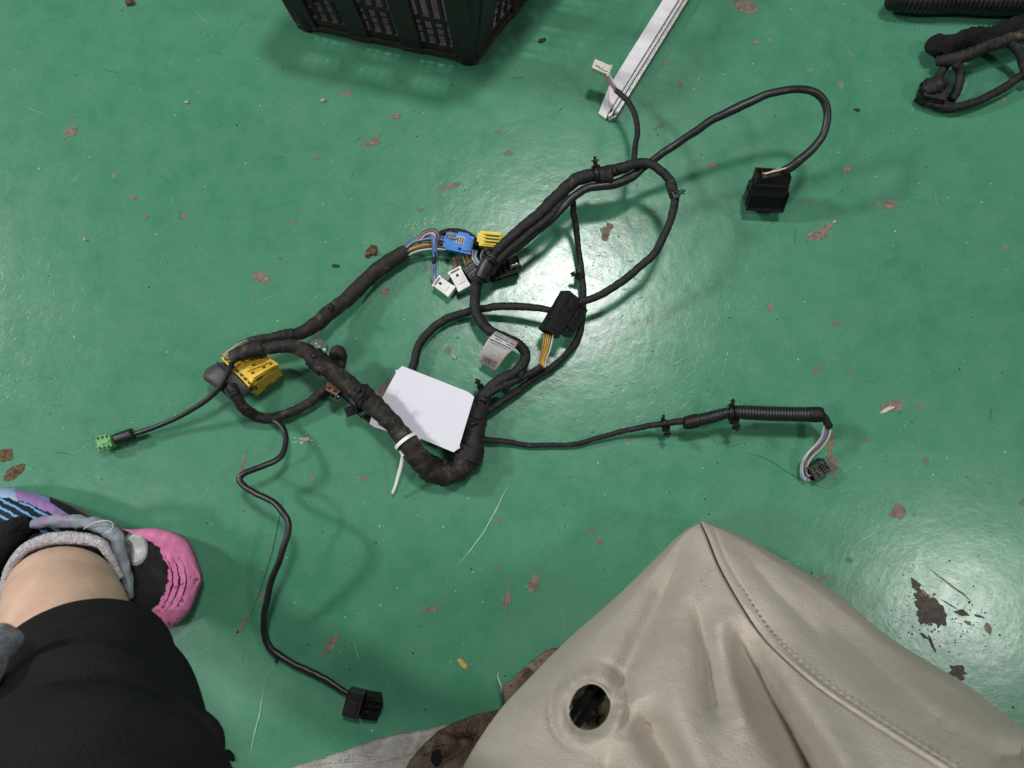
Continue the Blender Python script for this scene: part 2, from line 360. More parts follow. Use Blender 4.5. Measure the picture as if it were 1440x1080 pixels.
chips = [(1048, 10, 19, 11, 20), (522, 201, 16, 5, -15), (530, 192, 8, 4, -40), (367, 392, 14, 11, 20), (632, 263, 15, 4, -22), (852, 328, 9, 12, 0), (858, 318, 6, 6, 0),
 (1146, 332, 20, 7, -15), (1160, 321, 12, 4, -30), (1082, 432, 6, 7, 0), (1255, 571, 19, 8, -10), (1262, 720, 13, 11, -50), (750, 822, 7, 12, 20), (713, 842, 8, 12, 5), (605, 856, 12, 4, 0),
 (465, 907, 18, 5, -55), (101, 185, 8, 9, 30), (1168, 630, 4, 22, 8), (1172, 652, 8, 12, -10), (1298, 838, 10, 8, 30), (926, 178, 9, 2.5, -20), (556, 163, 7, 5, 0), (714, 215, 8, 4, 0), (1252, 287, 10, 6, -20),
 (1190, 240, 7, 5, -20), (1147, 520, 8, 5, -45), (341, 655, 2.2, 22, 12), (541, 410, 7, 6, 0), (448, 470, 5, 6, 0), (631, 492, 5, 8, 10), (1390, 884, 6, 8, 0), (1194, 788, 6, 5, 50),
 (475, 130, 4, 4, 0), (188, 278, 5, 4, 0), (905, 62, 8, 4, -10), (936, 88, 5, 5, 0), (958, 120, 5, 5, 0), (444, 222, 6, 3, 0), (205, 305, 4, 4, 0), (258, 305, 6, 4, 0), (413, 312, 4, 4, 0), (700, 185, 5, 3, 0),
 (1410, 140, 4, 4, 0), (1140, 283, 6, 3, 30), (832, 745, 6, 3, 0), (1293, 571, 5, 3, 0), (1302, 648, 5, 5, 0), (1196, 524, 5, 3, 30), (1222, 620, 4, 3, 30), (700, 800, 4, 3, 0), (1360, 875, 6, 3, 30), (842, 762, 7, 5, 0),
 (489, 131, 7, 6, 0), (1177, 455, 9, 4, 10), (1062, 60, 5, 3, 0), (1440, 705, 8, 5, 0), (378, 820, 2.2, 38, 26), (340, 880, 3, 26, 30), (440, 673, 3, 8, -20), (512, 673, 7, 6, 0), (1003, 232, 9, 3, 0), (590, 295, 5, 3, 0), (700, 730, 4, 3, 0), (1345, 948, 5, 4, 0)]
def multi_sheet(name, polys, z0, m, parent):
    V = []; F = []
    for P_ in polys:
        b_ = len(V); n = len(P_); c = sum(P_, Vector()) / n
        V += [Vector((p.x, p.y, z0)) for p in P_] + [Vector((c.x, c.y, z0))]
        F += [(b_ + i, b_ + (i + 1) % n, b_ + n) for i in range(n)]
    return mesh(name, V, F, m, parent, smooth=False)
for i, (x, y, a, b, r) in enumerate(chips):
    if a * b > 55:
        ps = [blob(x, y, a, b, r, .42, seed=i * 1.7)]
        for k in range(random.randint(3, 8)):
            q = random.random() * 6.28; e = random.uniform(1.25, 2.1); ss_ = random.uniform(.8, 2.6)
            ps.append(blob(x + math.cos(q) * a * e, y + math.sin(q) * (b + 2) * e, ss_, ss_ * random.uniform(.5, 1), random.random() * 180, .3, 12, seed=i + k * .37))
        multi_sheet('bare_patch', ps, .0003 + .00001 * (i % 7), M_conc, floor); continue
    sheet('bare_patch', blob(x, y, a, b, r, .38, seed=i * 1.7), .0003 + .00001 * (i % 7), M_conc2 if (a * b < 45 and i % 3) else M_conc, floor)
for i, (x, y, a, b, r) in enumerate([(20, 664, 20, 9, -35), (8, 640, 14, 11, -40), (543, 547, 13, 18, 20)]):
    sheet('worn_patch', blob(x, y, a, b, r, .35, seed=50 + i), .0004, M_rust if i < 2 else M_conc, floor, .002 if i < 2 else 0)
for i, (x, y, a, b, r) in enumerate([(1305, 856, 20, 29, -25), (1322, 872, 14, 15, 20), (1288, 822, 6, 12, -20), (1346, 945, 16, 11, 10), (1352, 862, 12, 4, 22), (1378, 867, 9, 1.6, 18), (1335, 850, 12, .9, 32), (1310, 905, 2, 14, -20), (1300, 895, 9, 3, 40)]):
    sheet('dark_patch', blob(x, y, a, b, r, .55, 70, seed=80 + i * 2.1), .0005 + i * .00002, M_dark, floor)
sheet('worn_patch', blob(1247, 576, 13, 3.2, -25, .2, seed=99), .0012, M_crumb, floor)
def strip(name, pts, wd, m, z=.0006):
    C = spline([(*at(x, y), 1) for x, y in pts], .006); V = []; F = []
    for i in range(len(C)):
        t = C[min(i + 1, len(C) - 1), :2] - C[max(i - 1, 0), :2]; t /= np.linalg.norm(t) + 1e-9
        e = min(i, len(C) - 1 - i) / len(C) * 2; w_ = wd * .72e-3 / 2 * min(1, .15 + 1.6 * e) * (1 + .5 * noise.noise(Vector((i * .9, pts[0][0], 0))))
        j = noise.noise(Vector((i * .5, pts[0][1], 3))) * .0008
        V += [(C[i, 0] - t[1] * (w_ + j), C[i, 1] + t[0] * (w_ + j), z), (C[i, 0] + t[1] * (w_ - j), C[i, 1] - t[0] * (w_ - j), z)]
        if i: F.append((2 * i - 2, 2 * i - 1, 2 * i + 1, 2 * i))
    return mesh(name, V, F, m, floor, smooth=False)
strip('scratch', [(716, 678), (700, 712), (680, 748), (658, 778), (642, 796)], 1.6, M_scr)
strip('scratch', [(398, 700), (384, 770), (366, 830), (352, 868)], 1.4, M_crack)
strip('scratch', [(1046, 637), (1075, 644), (1108, 664), (1126, 674), (1150, 684), (1172, 689)], 1.0, M_crack)
strip('scratch', [(992, 549), (1005, 553)], 2.2, M_crack)
strip('scratch', [(372, 960), (366, 1000), (358, 1030), (352, 1065)], 1.6, M_scr)
strip('scratch', [(1196, 770), (1216, 757), (1240, 742)], 1.2, M_scr)
strip('scratch', [(1308, 800), (1330, 818), (1350, 832), (1366, 846)], 2.0, M_conc, .0009)
for i in range(70):
    g = i % 2; cx, cy, sd = ((850, 395, 62) if i < 30 else (1325, 868, 55))
    x = random.gauss(cx, sd); y = random.gauss(cy, sd * .7); a = random.random() * math.pi; l = random.uniform(4, 15)
    strip('scratch', [(x, y), (x + l * .5 * math.cos(a) + random.uniform(-2, 2), y + l * .5 * math.sin(a) + random.uniform(-2, 2)), (x + l * math.cos(a), y + l * math.sin(a))], random.uniform(.4, .8), M_crack if random.random() < .7 else M_scr, .0008)
for i in range(60):
    x = random.uniform(0, 1440); y = random.uniform(0, 1000); a = random.gauss(.4, .9); l = random.uniform(5, 34)
    strip('scratch', [(x, y), (x + l * .5 * math.cos(a) + random.uniform(-2, 2), y - l * .5 * math.sin(a) + random.uniform(-2, 2)), (x + l * math.cos(a), y - l * math.sin(a))], random.uniform(.35, .8), random.choice((M_crack, M_scr, M_conc2)), .0007)
# crumbs and grit: a scatter nobody would count
def crumb(V, F, p, s, squash=.5):
    b = len(V); n = 6
    ring = [(math.cos(2 * math.pi * k / n), math.sin(2 * math.pi * k / n)) for k in range(n)]
    for z, q in ((0, 1), (squash, .6)):
        for cx, cy in ring:
            j = random.uniform(.65, 1.25) * s * q
            V.append(Vector((p.x + cx * j, p.y + cy * j, p.z + z * s)))
    F += [(b + k, b + (k + 1) % n, b + n + (k + 1) % n, b + n + k) for k in range(n)] + [tuple(b + n + k for k in range(n))]
for nm, m_, cnt, s0, s1 in (('pale_grit', M_crumb, 620, .0003, .0011), ('dark_grit', M_dcr, 420, .0003, .0012), ('yellow_grit', M_ycr, 45, .0005, .0014)):
    V = []; F = []
    for i in range(cnt):
        crumb(V, F, at(random.uniform(-40, 1480), random.uniform(-40, 1120)), s0 + (s1 - s0) * random.random() ** 3)
    if nm == 'pale_grit':
        for c in ((600, 315), (575, 320), (430, 618), (418, 620)):
            for i in range(14): crumb(V, F, at(random.gauss(c[0], 9), random.gauss(c[1], 6)), random.uniform(.0004, .001))
    if nm != 'yellow_grit':
        for cx_, cy_, sx_, sy_, k_ in ((1330, 875, 42, 26, 90), (845, 400, 60, 45, 60), (735, 490, 18, 14, 14)):
            for i in range(k_ if nm == 'dark_grit' else k_ // 3): crumb(V, F, at(random.gauss(cx_, sx_), random.gauss(cy_, sy_)), random.uniform(.0003, .0010) * (1.6 if random.random() < .15 and cx_ > 1000 else 1))
    o = mesh(nm, V, F, m_, None, smooth=False); tag(o, {'pale_grit': 'fine pale grit scattered over the green painted floor', 'dark_grit': 'fine dark specks scattered over the green painted floor', 'yellow_grit': 'small yellowish crumbs scattered over the green painted floor'}[nm], 'grit', kind='stuff')
def flake(name, x, y, a, b, rot, m_, label, cat='debris', th=.0016):
    P_ = blob(x, y, a, b, rot, .45, 16, seed=x * .1); n = len(P_); c = sum(P_, Vector()) / n
    V = [Vector((p.x, p.y, .0002)) for p in P_] + [Vector((c.x + (p.x - c.x) * .7, c.y + (p.y - c.y) * .7, th * random.uniform(.5, 1.2))) for p in P_]
    F = [(i, (i + 1) % n, n + (i + 1) % n, n + i) for i in range(n)] + [tuple(n + i for i in range(n))]
    tag(mesh(name, V, F, m_, None, smooth=False), label, cat)
flake('wood_splinter', 651, 935, 11, 4, 38, M_ycr, 'yellow curled splinter on the floor below the lower left cable plug')
flake('debris_clump', 522, 352, 9, 12, 15, M_rust, 'brown crumbly clump above the thick left cable branch', th=.004)
flake('debris_clump', 183, 4, 9, 7, 30, M_rust, 'brown clump at the top edge of the floor left of the crate', th=.004)
flake('leaf_fragment', 472, 374, 7, 3.5, 10, M_dcr, 'small black flake on bare floor left of the thick cable')
flake('leaf_fragment', 1205, 155, 5, 3, -15, M_dcr, 'small black flake right of the big cable loop')
flake('pebble', 920, 296, 3.5, 3, 0, M_crumb, 'small white pebble inside the round cable loop', 'pebble', .003)
flake('pebble', 1173, 312, 2.8, 2.6, 0, M_crumb, 'tiny white pebble right of the upright black plug', 'pebble', .003)
flake('pebble', 639, 503, 4, 4, 0, M_crumb, 'whitish crumb on the floor left of the printed label', 'pebble', .003)
flake('pebble', 413, 573, 5, 2, 20, M_crumb, 'pale seed-like chip inside the left cable loop', 'pebble', .002)
flake('pebble', 454, 142, 4, 3, 0, M_crumb, 'beige crumb on the floor below the left end of the crate', 'pebble', .003)
flake('pebble', 263, 144, 3.5, 2.5, 0, M_crumb, 'white crumb alone on the floor at upper left', 'pebble', .003)
flake('pebble', 119, 337, 3.5, 3, 0, M_crumb, 'white crumb alone near the left edge of the floor', 'pebble', .003)
flake('leaf_fragment', 762, 57, 6, 4, -40, M_dcr, 'small dark flake beside the right corner of the crate')
flake('pebble', 430, 618, 6, 4, 20, M_crumb, 'whitish grit lump under the lower left cable bend', 'pebble', .002)

# ------------------------------------------------------------------ the wiring harness
H_ = thing('wiring_harness', 'large black car wiring harness with coloured plugs spread over the green floor', 'wiring harness', at(640, 640, 0))
T = r_tape()
# thick trunk, left half and bend (over the card on the left, under it on the right)
tube('trunk', [(326, 503, 58, 18.6), (338, 498, 58, 20.5), (354, 493, 56, 19.5), (385, 488, 54, 18.6), (410, 487, 52, 20.5), (431, 494, 50, 23.2), (447, 509, 48, 25.1), (468, 524, 46, 26.0), (489, 541, 44, 26.0), (510, 556, 42, 27.0), (531, 574, 41, 27.9), (549, 593, 40, 27.0), (562, 608, 38, 27.0), (577, 628, 39, 28.8), (590, 645, 35, 30.7), (606, 661, 27, 31.6), (625, 667, 20, 31.6), (645, 660, 16, 33.5), (660, 643, 15, 33.5), (665, 624, 15, 31.6), (667, 605, 15, 28.8), (669, 585, 15, 27.9), (676, 566, 15, 24.2), (684, 552, 14, 18.6)], M_tape_brown, H_, r_tape(.014, .085, .20), .0012, 26)
for x0, y0, x1, y1, wd, z in ((440, 502, 458, 517, 30, 47), (506, 552, 517, 562, 32, 42), (352, 494, 372, 490, 24, 55), (598, 655, 612, 663, 37, 19), (657, 648, 664, 630, 38, 16)):
    tube('tape_wrap', [(x0, y0, z, wd), ((x0 + x1) / 2, (y0 + y1) / 2 - (.3), z, wd + .6), (x1, y1, z, wd)], M_tape, H_, r_tape(.006, .07, .08), .001, 22)
# ragged tape tails lying across the trunk
# main branch up through the loop and into the black block plug
tube('branch', [(672, 575, 16, 14), (684, 552, 18, 17), (703, 534, 20, 17), (722, 524, 22, 16), (737, 509, 24, 15), (737, 493, 25, 15), (724, 481, 26, 15), (708, 474, 27, 15), (690, 466, 26, 15), (676, 452, 24, 15), (669, 435, 24, 15), (668, 415, 26, 15), (672, 395, 30, 15), (684, 374, 36, 15), (700, 352, 40, 15), (721, 332, 44, 16), (750, 308, 48, 17), (779, 282, 50, 18), (802, 258, 52, 19), (824, 247, 54, 19), (852, 242, 56, 18), (876, 236, 58, 16), (895, 230, 60, 14), (914, 231, 62, 13), (932, 242, 62, 12.5), (944, 258, 60, 12.5), (949, 278, 58, 12), (946, 303, 56, 11), (934, 333, 54, 11), (914, 362, 50, 11), (888, 386, 46, 11), (860, 405, 42, 11), (832, 419, 38, 11), (806, 427, 32, 11), (790, 432, 30, 10)], M_tape, H_, r_tape(.012, .06, .09), .0014, 18)
tube('branch', [(775, 436, 30, 9), (757, 434, 30, 10), (730, 431, 26, 11), (700, 431, 22, 11), (668, 436, 14, 11), (636, 446, 10, 12), (608, 462, 9, 12), (590, 484, 9, 12), (583, 508, 9, 12), (582, 530, 8, 12), (600, 590, 7, 11), (648, 640, 8, 10)], M_tape, H_, r_tape(.013, .05, .06), .0016, 16)
# second strand: corrugated joint -> trunk pair -> large right loop -> upright plug
tube('branch', [(690, 385, 34, 9), (706, 362, 42, 11), (728, 346, 46, 12), (756, 324, 49, 13), (786, 298, 51, 12), (806, 277, 53, 12), (830, 264, 52, 12), (862, 259, 52, 13), (886, 249, 50, 14), (908, 233, 52, 11), (938, 212, 62, 11), (970, 189, 74, 11), (1010, 164, 84, 12), (1046, 147, 90, 13), (1078, 134, 94, 11), (1108, 126, 94, 11), (1138, 127, 90, 11), (1158, 142, 86, 11), (1164, 165, 80, 11), (1156, 192, 74, 11), (1136, 216, 68, 12), (1116, 232, 62, 13), (1102, 240, 56, 13)], M_pvc, H_, r_tape(.03, .03, .10), .0016, 16)
tube('branch', [(697, 372, 40, 9), (718, 350, 49, 10), (748, 326, 53, 10), (778, 300, 54, 10), (803, 278, 50, 9), (807, 300, 36, 9), (811, 330, 24, 9), (814, 352, 18, 8), (818, 385, 14, 9), (819, 415, 12, 10), (819, 445, 11, 10), (812, 475, 10, 10), (796, 499, 10, 10), (775, 518, 10, 10), (748, 534, 10, 10), (722, 553, 11, 10), (700, 569, 12, 10), (680, 582, 13, 11), (668, 596, 14, 12)], M_tape, H_, r_tape(.010, .06, .08), .0016, 16)
tube('branch', [(672, 568, 16, 11), (690, 552, 20, 12), (706, 542, 20, 13), (728, 532, 20, 11), (748, 524, 20, 10), (757, 519, 21, 9), (762, 514, 22, 8)], M_tape, H_, r_tape(.007, .08, .1), .0014, 16)
tube('branch', [(706, 543, 22, 9), (712, 543, 20, 9), (711, 549, 17, 7), (708, 551, 15, 5)], M_tape, H_, T, .001, 14)
tube('sheath', [(676, 391, 33, 21), (685, 374, 37, 23), (694, 358, 42, 18)], M_pvc, H_, r_smooth, .0015, 20)
tube('tape_wrap', [(680, 570, 15, 24), (673, 578, 15, 27), (668, 590, 15, 30)], M_tape, H_, r_tape(.006, .1, .2), .0012, 20)
tube('tape_wrap', [(670, 396, 31, 18), (672, 391, 32, 20)], M_tape, H_, T, .001, 16)
tube('tape_wrap', [(838, 247, 55, 25), (862, 246, 56, 25)], M_tape, H_, r_tape(.008, .07, .1), .0012, 20)
tube('tape_wrap', [(942, 255, 61, 15), (949, 277, 58, 14.5)], M_tape_brown, H_, r_tape(.008, .05, .06), .0012, 18)
tube('tape_wrap', [(815, 378, 14, 12), (816, 392, 14, 12)], M_blk2, H_, T, .0012, 14)
# tuft branch going to ivory plug over the metal profile
tube('branch', [(889, 236, 56, 8), (891, 220, 54, 8.5), (894, 203, 51, 8), (896, 182, 47, 8), (892, 160, 43, 8), (883, 143, 40, 8), (873, 133, 38, 8), (865, 126, 37, 7)], M_tape, H_, r_tape(.006, .07, .06), .0014, 14)
# thin branch to the right, corrugated conduits
tube('branch', [(664, 612, 12, 10), (678, 616, 10, 9), (703, 620, 7, 8), (745, 626, 6, 7), (790, 626, 6, 6.5), (822, 622, 7, 7), (860, 610, 10, 7), (898, 602, 16, 8), (931, 596, 22, 9), (962, 592, 26, 10)], M_tape, H_, r_tape(.007, .06, .08), .0016, 14)
tube('conduit_cuff', [(962, 594, 26, 17), (968, 594, 26, 20), (982, 591, 27, 20)], M_blk2, H_, r_smooth, .0015, 22)
tube('corrugated_conduit', [(978, 592, 27, 19.5), (1000, 587, 30, 19.5), (1014, 583, 31, 18), (1024, 580, 32, 17)], M_pvc, H_, r_corr(.0026, .08), .0005, 24)
tube('corrugated_conduit', [(1032, 579, 32, 20), (1048, 580, 33, 21.5), (1090, 582, 33, 21.5), (1142, 583, 32, 21.5)], M_pvc, H_, r_corr(.0029, .08), .0005, 24)
tube('conduit_cuff', [(1136, 583, 32, 21.5), (1150, 583, 32, 22), (1156, 583, 32, 20)], M_blk2, H_, r_smooth, .0015, 22)
tube('branch', [(1152, 582, 32, 12), (1159, 588, 31, 11), (1163, 596, 28, 11), (1165, 599, 26, 13)], M_tape, H_, T, .001, 14)
# upper left thick branch to the coloured plug cluster
tube('branch', [(336, 486, 44, 9), (352, 479, 45, 10), (378, 475, 44, 12), (400, 473, 40, 15), (425, 467, 34, 19), (448, 453, 28, 22), (465, 438, 23, 22), (488, 421, 18, 22), (508, 401, 15, 22), (530, 381, 14, 22), (553, 364, 14, 22), (572, 353, 14, 20)], M_tape_brown, H_, r_tape(.018, .06, .09), .0014, 22)
tube('tape_wrap', [(382, 475, 44, 14), (398, 473, 41, 17), (412, 470, 38, 19)], M_tape, H_, r_tape(.007, .07, .08), .0012, 18)
# boot branch: from grey boot under the trunk, up round the little loop
tube('branch', [(328, 549, 42, 13), (335, 562, 38, 15), (345, 576, 28, 16), (360, 585, 16, 16), (378, 588, 13, 15), (398, 584, 12, 13), (420, 575, 12, 13), (440, 562, 13, 13), (457, 546, 16, 13), (468, 532, 20, 13), (471, 515, 25, 14), (470, 500, 32, 15), (474, 492, 38, 15), (480, 497, 36, 14), (481, 508, 30, 13), (478, 520, 24, 12)], M_tape_brown, H_, r_tape(.010, .08, .12), .0014, 18)
tube('branch', [(372, 588, 11, 9), (386, 590, 13, 9), (398, 601, 17, 8.5), (403, 619, 22, 8.5), (398, 637, 28, 8.5), (385, 648, 33, 8.5), (365, 657, 37, 8.5), (345, 666, 38, 9), (338, 674, 38, 9.5), (344, 684, 40, 9), (362, 696, 44, 9), (384, 706, 49, 9), (398, 718, 53, 9.5), (405, 738, 55, 9), (402, 762, 54, 9), (392, 790, 49, 9), (380, 825, 40, 9), (373, 858, 28, 9), (371, 888, 17, 9.5), (378, 910, 11, 10), (392, 922, 9, 10), (420, 936, 9, 9.5), (448, 951, 9, 9.5), (472, 964, 9, 9), (492, 976, 10, 8)], M_pvc, H_, r_tape(.012, .03, .08), .0016, 14)
# thin cable to green plug
tube('branch', [(328, 506, 52, 8), (322, 522, 46, 8), (311, 542, 40, 8), (297, 557, 34, 8), (278, 571, 28, 7.5), (252, 586, 20, 7), (225, 598, 14, 7), (200, 607, 12, 7), (182, 612, 11, 7)], M_pvc, H_, r_smooth, .0018, 14)
tube('sleeve', [(187, 610, 11, 17), (175, 614, 11, 17), (162, 618, 11, 16)], M_pvc, H_, r_smooth, .002, 18)

for x, y, z, a, l in ((500, 545, 56, 30, 9), (630, 652, 27, 200, 10), (668, 600, 27, 250, 9), (440, 496, 62, 70, 8), (730, 524, 34, 20, 8), (860, 238, 68, 10, 8), (462, 434, 35, 320, 8), (678, 566, 28, 300, 10)):
    q = R(a); dx, dy = math.cos(q), math.sin(q); nx_, ny_ = -dy * 5, dx * 5
    Rw = [at(x + dx * l * f + nx_ * (1 - .3 * f) * sg, y + dy * l * f + ny_ * (1 - .3 * f) * sg + random.uniform(-.6, .6), (z + 5 * math.sin(f * 2.6) - 3) / 1000) for f in (0, .35, .7, 1) for sg in (-1, 1)]
    o = mesh('tape_end', Rw, [(2 * i, 2 * i + 1, 2 * i + 3, 2 * i + 2) for i in range(3)], M_tape, H_)
    sm = o.modifiers.new('s', 'SOLIDIFY'); sm.thickness = .0004
# wires
def wires(pts, cols, spread=2.0, wd=2.1, sub=None, zs=2.0):
    n = len(cols)
    for i, c in enumerate(cols):
        f = (i - (n - 1) / 2) / max(1, (n - 1) / 2) if n > 1 else 0
        q = []
        for j, p in enumerate(pts):
            x, y, z = p[:3]; a = pts[max(0, j - 1)]; b = pts[min(len(pts) - 1, j + 1)]
            dx, dy = b[0] - a[0], b[1] - a[1]; l = math.hypot(dx, dy) or 1
            s = spread * (p[3] if len(p) > 3 else 1)
            off = f * s + random.uniform(-.5, .5) * (0 if j in (0, len(pts) - 1) else 1)
            q.append((x - dy / l * off, y + dx / l * off, z + random.uniform(0, zs), wd))
        tube('wire', q, M_w[c], sub or H_, None, .002, 8)
wires([(764, 517, 21, .6), (764, 506, 24, 1), (768, 490, 28, 1.3), (772, 470, 32, 1.6)], ['ochre', 'yellow', 'yellow', 'ochre', 'white'], 4, 2.3)
wires([(1164, 596, 27), (1162, 612, 24), (1152, 626, 18), (1138, 641, 12), (1131, 655, 10), (1131, 668, 8), (1138, 673, 9)], ['pale', 'grey', 'brown', 'violet', 'blue', 'lblue'], 5, 2.0)
wires([(1160, 598, 27), (1154, 618, 22), (1137, 636, 14), (1128, 652, 11), (1130, 670, 9), (1139, 676, 8)], ['white', 'pale'], 1.2, 1.8)
wires([(868, 128, 37), (862, 120, 39), (857, 111, 40), (853, 103, 40)], ['red', 'violet', 'grey', 'white'], 2.6, 2.0)
wires([(566, 357, 14), (580, 349, 17), (596, 345, 18), (612, 344, 18), (628, 345, 18)], ['yellow', 'ochre', 'yellow', 'brown', 'white'], 6, 2.6)
wires([(566, 352, 15), (580, 340, 19), (596, 335, 22), (610, 334, 24), (626, 337, 22)], ['blue', 'grey', 'lblue', 'black'], 3.4, 2.2)
wires([(586, 341, 18), (592, 333, 22), (601, 327, 25), (610, 326, 27), (614, 333, 26), (612, 343, 22)], ['brown', 'grey', 'red', 'white', 'black'], 4, 2.0)
wires([(608, 328, 27), (611, 340, 26), (611, 352, 22), (611, 362, 18)], ['blue', 'blue', 'lblue', 'blue'], 2.6, 2.2)
tube('sleeve', [(611, 353, 22, 6), (611, 362, 18, 6), (610, 371, 15, 6)], M_tape, H_, T, .0015, 12)
wires([(610, 370, 15), (609, 380, 12), (610, 391, 10), (614, 397, 9)], ['blue', 'lblue', 'grey', 'grey'], 3.0, 2.2)
wires([(640, 362, 14), (643, 370, 12), (642, 380, 10)], ['brown', 'black', 'brown', 'red'], 2.6, 2.0)
wires([(654, 358, 14), (657, 368, 12), (660, 379, 10)], ['ochre', 'yellow', 'brown', 'ochre'], 3.0, 2.4)
wires([(668, 352, 16), (667, 361, 17), (671, 369, 18), (679, 373, 18)], ['lblue', 'white', 'grey', 'white'], 3.0, 1.6)
wires([(684, 352, 18), (680, 360, 18), (682, 368, 16), (690, 374, 14)], ['black', 'brown', 'black', 'grey'], 4, 2.2)
tube('branch', [(614, 333, 16, 9), (628, 326, 13, 9), (648, 327, 11, 9), (664, 334, 11, 9), (672, 346, 11, 9), (683, 360, 12, 9)], M_tape, H_, r_tape(.006, .08, .1), .0014, 14)
wires([(1098, 240, 58), (1090, 243, 56), (1082, 246, 54), (1072, 247, 52)], ['black', 'black', 'brown', 'black', 'ochre'], 3.5, 2.2)
wires([(1106, 236, 64), (1096, 239, 61), (1086, 242, 58), (1075, 245, 54)], ['white'], 0, 2.2)
wires([(481, 552, 30), (490, 561, 26), (500, 569, 23), (508, 576, 22)], ['white', 'lblue', 'violet', 'black'], 3.2, 2.2)
wires([(500, 573, 24), (506, 580, 20), (512, 586, 16)], ['white', 'grey', 'black'], 3, 2)
tube('sleeve', [(511, 583, 15, 8), (520, 590, 12, 9), (536, 600, 8, 9)], M_pvc, H_, r_smooth, .0018, 12)
wires([(316, 503, 46), (324, 497, 47), (333, 491, 48), (344, 486, 46)], ['yellow', 'white', 'pale', 'grey', 'yellow', 'brown'], 5, 1.7)
wires([(320, 500, 50), (330, 490, 51), (342, 483, 49), (352, 480, 46)], ['pale', 'grey', 'black'], 3, 1.7)

# black block plug in the middle, two bodies
u = 1e-3
def conn(label=None): pass
Fm = frame(787, 442, 34, -60, (30, 0))
blk = put('plug', housing(.047, .017, .018, {'-x': (1, 2, .0012, .006), '-y': (6, 1, .0008, .0012)}, [(0.004, 0.009, .002, .030, .003, .010), (-.012, 0, .0095, .014, .012, .002), (.010, .0, .0095, .018, .004, .002)]), Fm, M_blk, H_)
put('rib', boxvf(0.002, -.0095, .004, .040, .0014, .0018), Fm, M_blk2, blk); put('rib', boxvf(0.002, -.0095, -.003, .040, .0014, .0018), Fm, M_blk2, blk)
put('latch', boxvf(.012, .000, .0115, .010, .006, .002), Fm, M_blk2, blk)
Fm2 = frame(802, 449, 22, -60, (30, 0))
blk2 = put('plug', housing(.034, .017, .016, {'+x': (2, 1, .0012, .004), '+z': (5, 2, .0009, .0010)}, [(0, .0105, 0, .020, .005, .010), (-.008, .0, .009, .006, .012, .0015)]), Fm2, M_blk, H_)
put('latch', boxvf(.006, .0125, .003, .008, .003, .005), Fm2, M_blk2, blk2)
# upright black plug on the right
Fm = frame(1077, 276, 20, 4, (-32, 0))
b = put('plug', housing(.040, .022, .024, {'-y': (1, 1, .0014, .004)}, [(-.0205, 0, 0, .002, .014, .016), (.0, -.002, .0125, .036, .014, .0016)]), Fm, M_blk, H_)
Fm = frame(1083, 257, 38, 4, (-32, 0))
b2 = put('plug_cover', housing(.035, .017, .024, {'+y': (7, 1, .0009, .0035), '+z': (1, 1, .0012, .005)}, [(0, -.0095, .002, .032, .0016, .003), (-.0185, .0, -.004, .002, .010, .010), (.0185, .0, -.004, .002, .010, .010)]), Fm, M_blk2, b)
# small plug at the end of conduit
Fm = frame(1149, 660, 9, -32, (6, 0))
b = put('plug', housing(.019, .015, .013, {'+z': (3, 2, .0010, .0012), '-x': (3, 1, .0006, .003)}, [(.002, .0082, 0, .012, .0016, .006)]), Fm, M_blk, H_)
put('latch', boxvf(.004, 0, .0072, .006, .005, .0016), Fm, M_blk2, b)
# lower left plug: boot + open face
Fm = frame(499, 988, 11, 14, (0, 0))
b = put('plug', housing(.0165, .024, .018, {}, [(-.001, -.004, .0095, .012, .014, .0015)]), Fm, M_blk2, H_, .0022)
Fm = frame(522, 992, 10, 20, (18, 22))
put('socket', housing(.016, .021, .016, {'+z': (2, 3, .0010, .004), '+x': (2, 2, .001, .004)}, [(-.004, .0112, 0, .008, .0016, .010), (.002, -.0112, .001, .006, .0016, .006)]), Fm, M_blk, b)
for dx, dy in ((-.004, .006), (.003, .006), (-.004, -.001), (.003, -.006)):
    put('pin', boxvf(dx, dy, .007, .0012, .0012, .004), Fm, M_metal, b, 0)
# ivory plug
Fm = frame(845, 96, 40, 22, (10, 8))
b = put('plug', housing(.019, .0105, .009, {'-x': (2, 1, .0007, .003)}, [(0.0025, .0, .0050, .010, .006, .0018), (.0092, .0, .001, .0025, .013, .006)]), Fm, M_ivory, H_, .0009)
put('latch', boxvf(-.002, .0, .0062, .009, .0030, .0010), Fm, M_white, b)
# green plug
Fm = frame(150, 622, 10, -14, (4, 0))
b = put('plug', housing(.014, .0125, .012, {'-x': (3, 2, .0006, .004)}, [(.001, 0, .0065, .009, .004, .0018)]), Fm, M_green, H_)
for dy in (-.0068, .0068): put('side_rail', boxvf(-.002, dy, .001, .012, .0022, .006), Fm, M_green, b)
for dx in (-.0050, -.0005, .0040):
    put('slot', boxvf(dx, .0052, .0062, .0020, .0030, .0014), Fm, M_dkgreen, b, 0); put('slot', boxvf(dx, -.0052, .0062, .0020, .0030, .0014), Fm, M_dkgreen, b, 0)
put('prong', boxvf(-.0085, .003, .001, .004, .0014, .004), Fm, M_green, b); put('prong', boxvf(-.0085, -.003, .001, .004, .0014, .004), Fm, M_green, b)
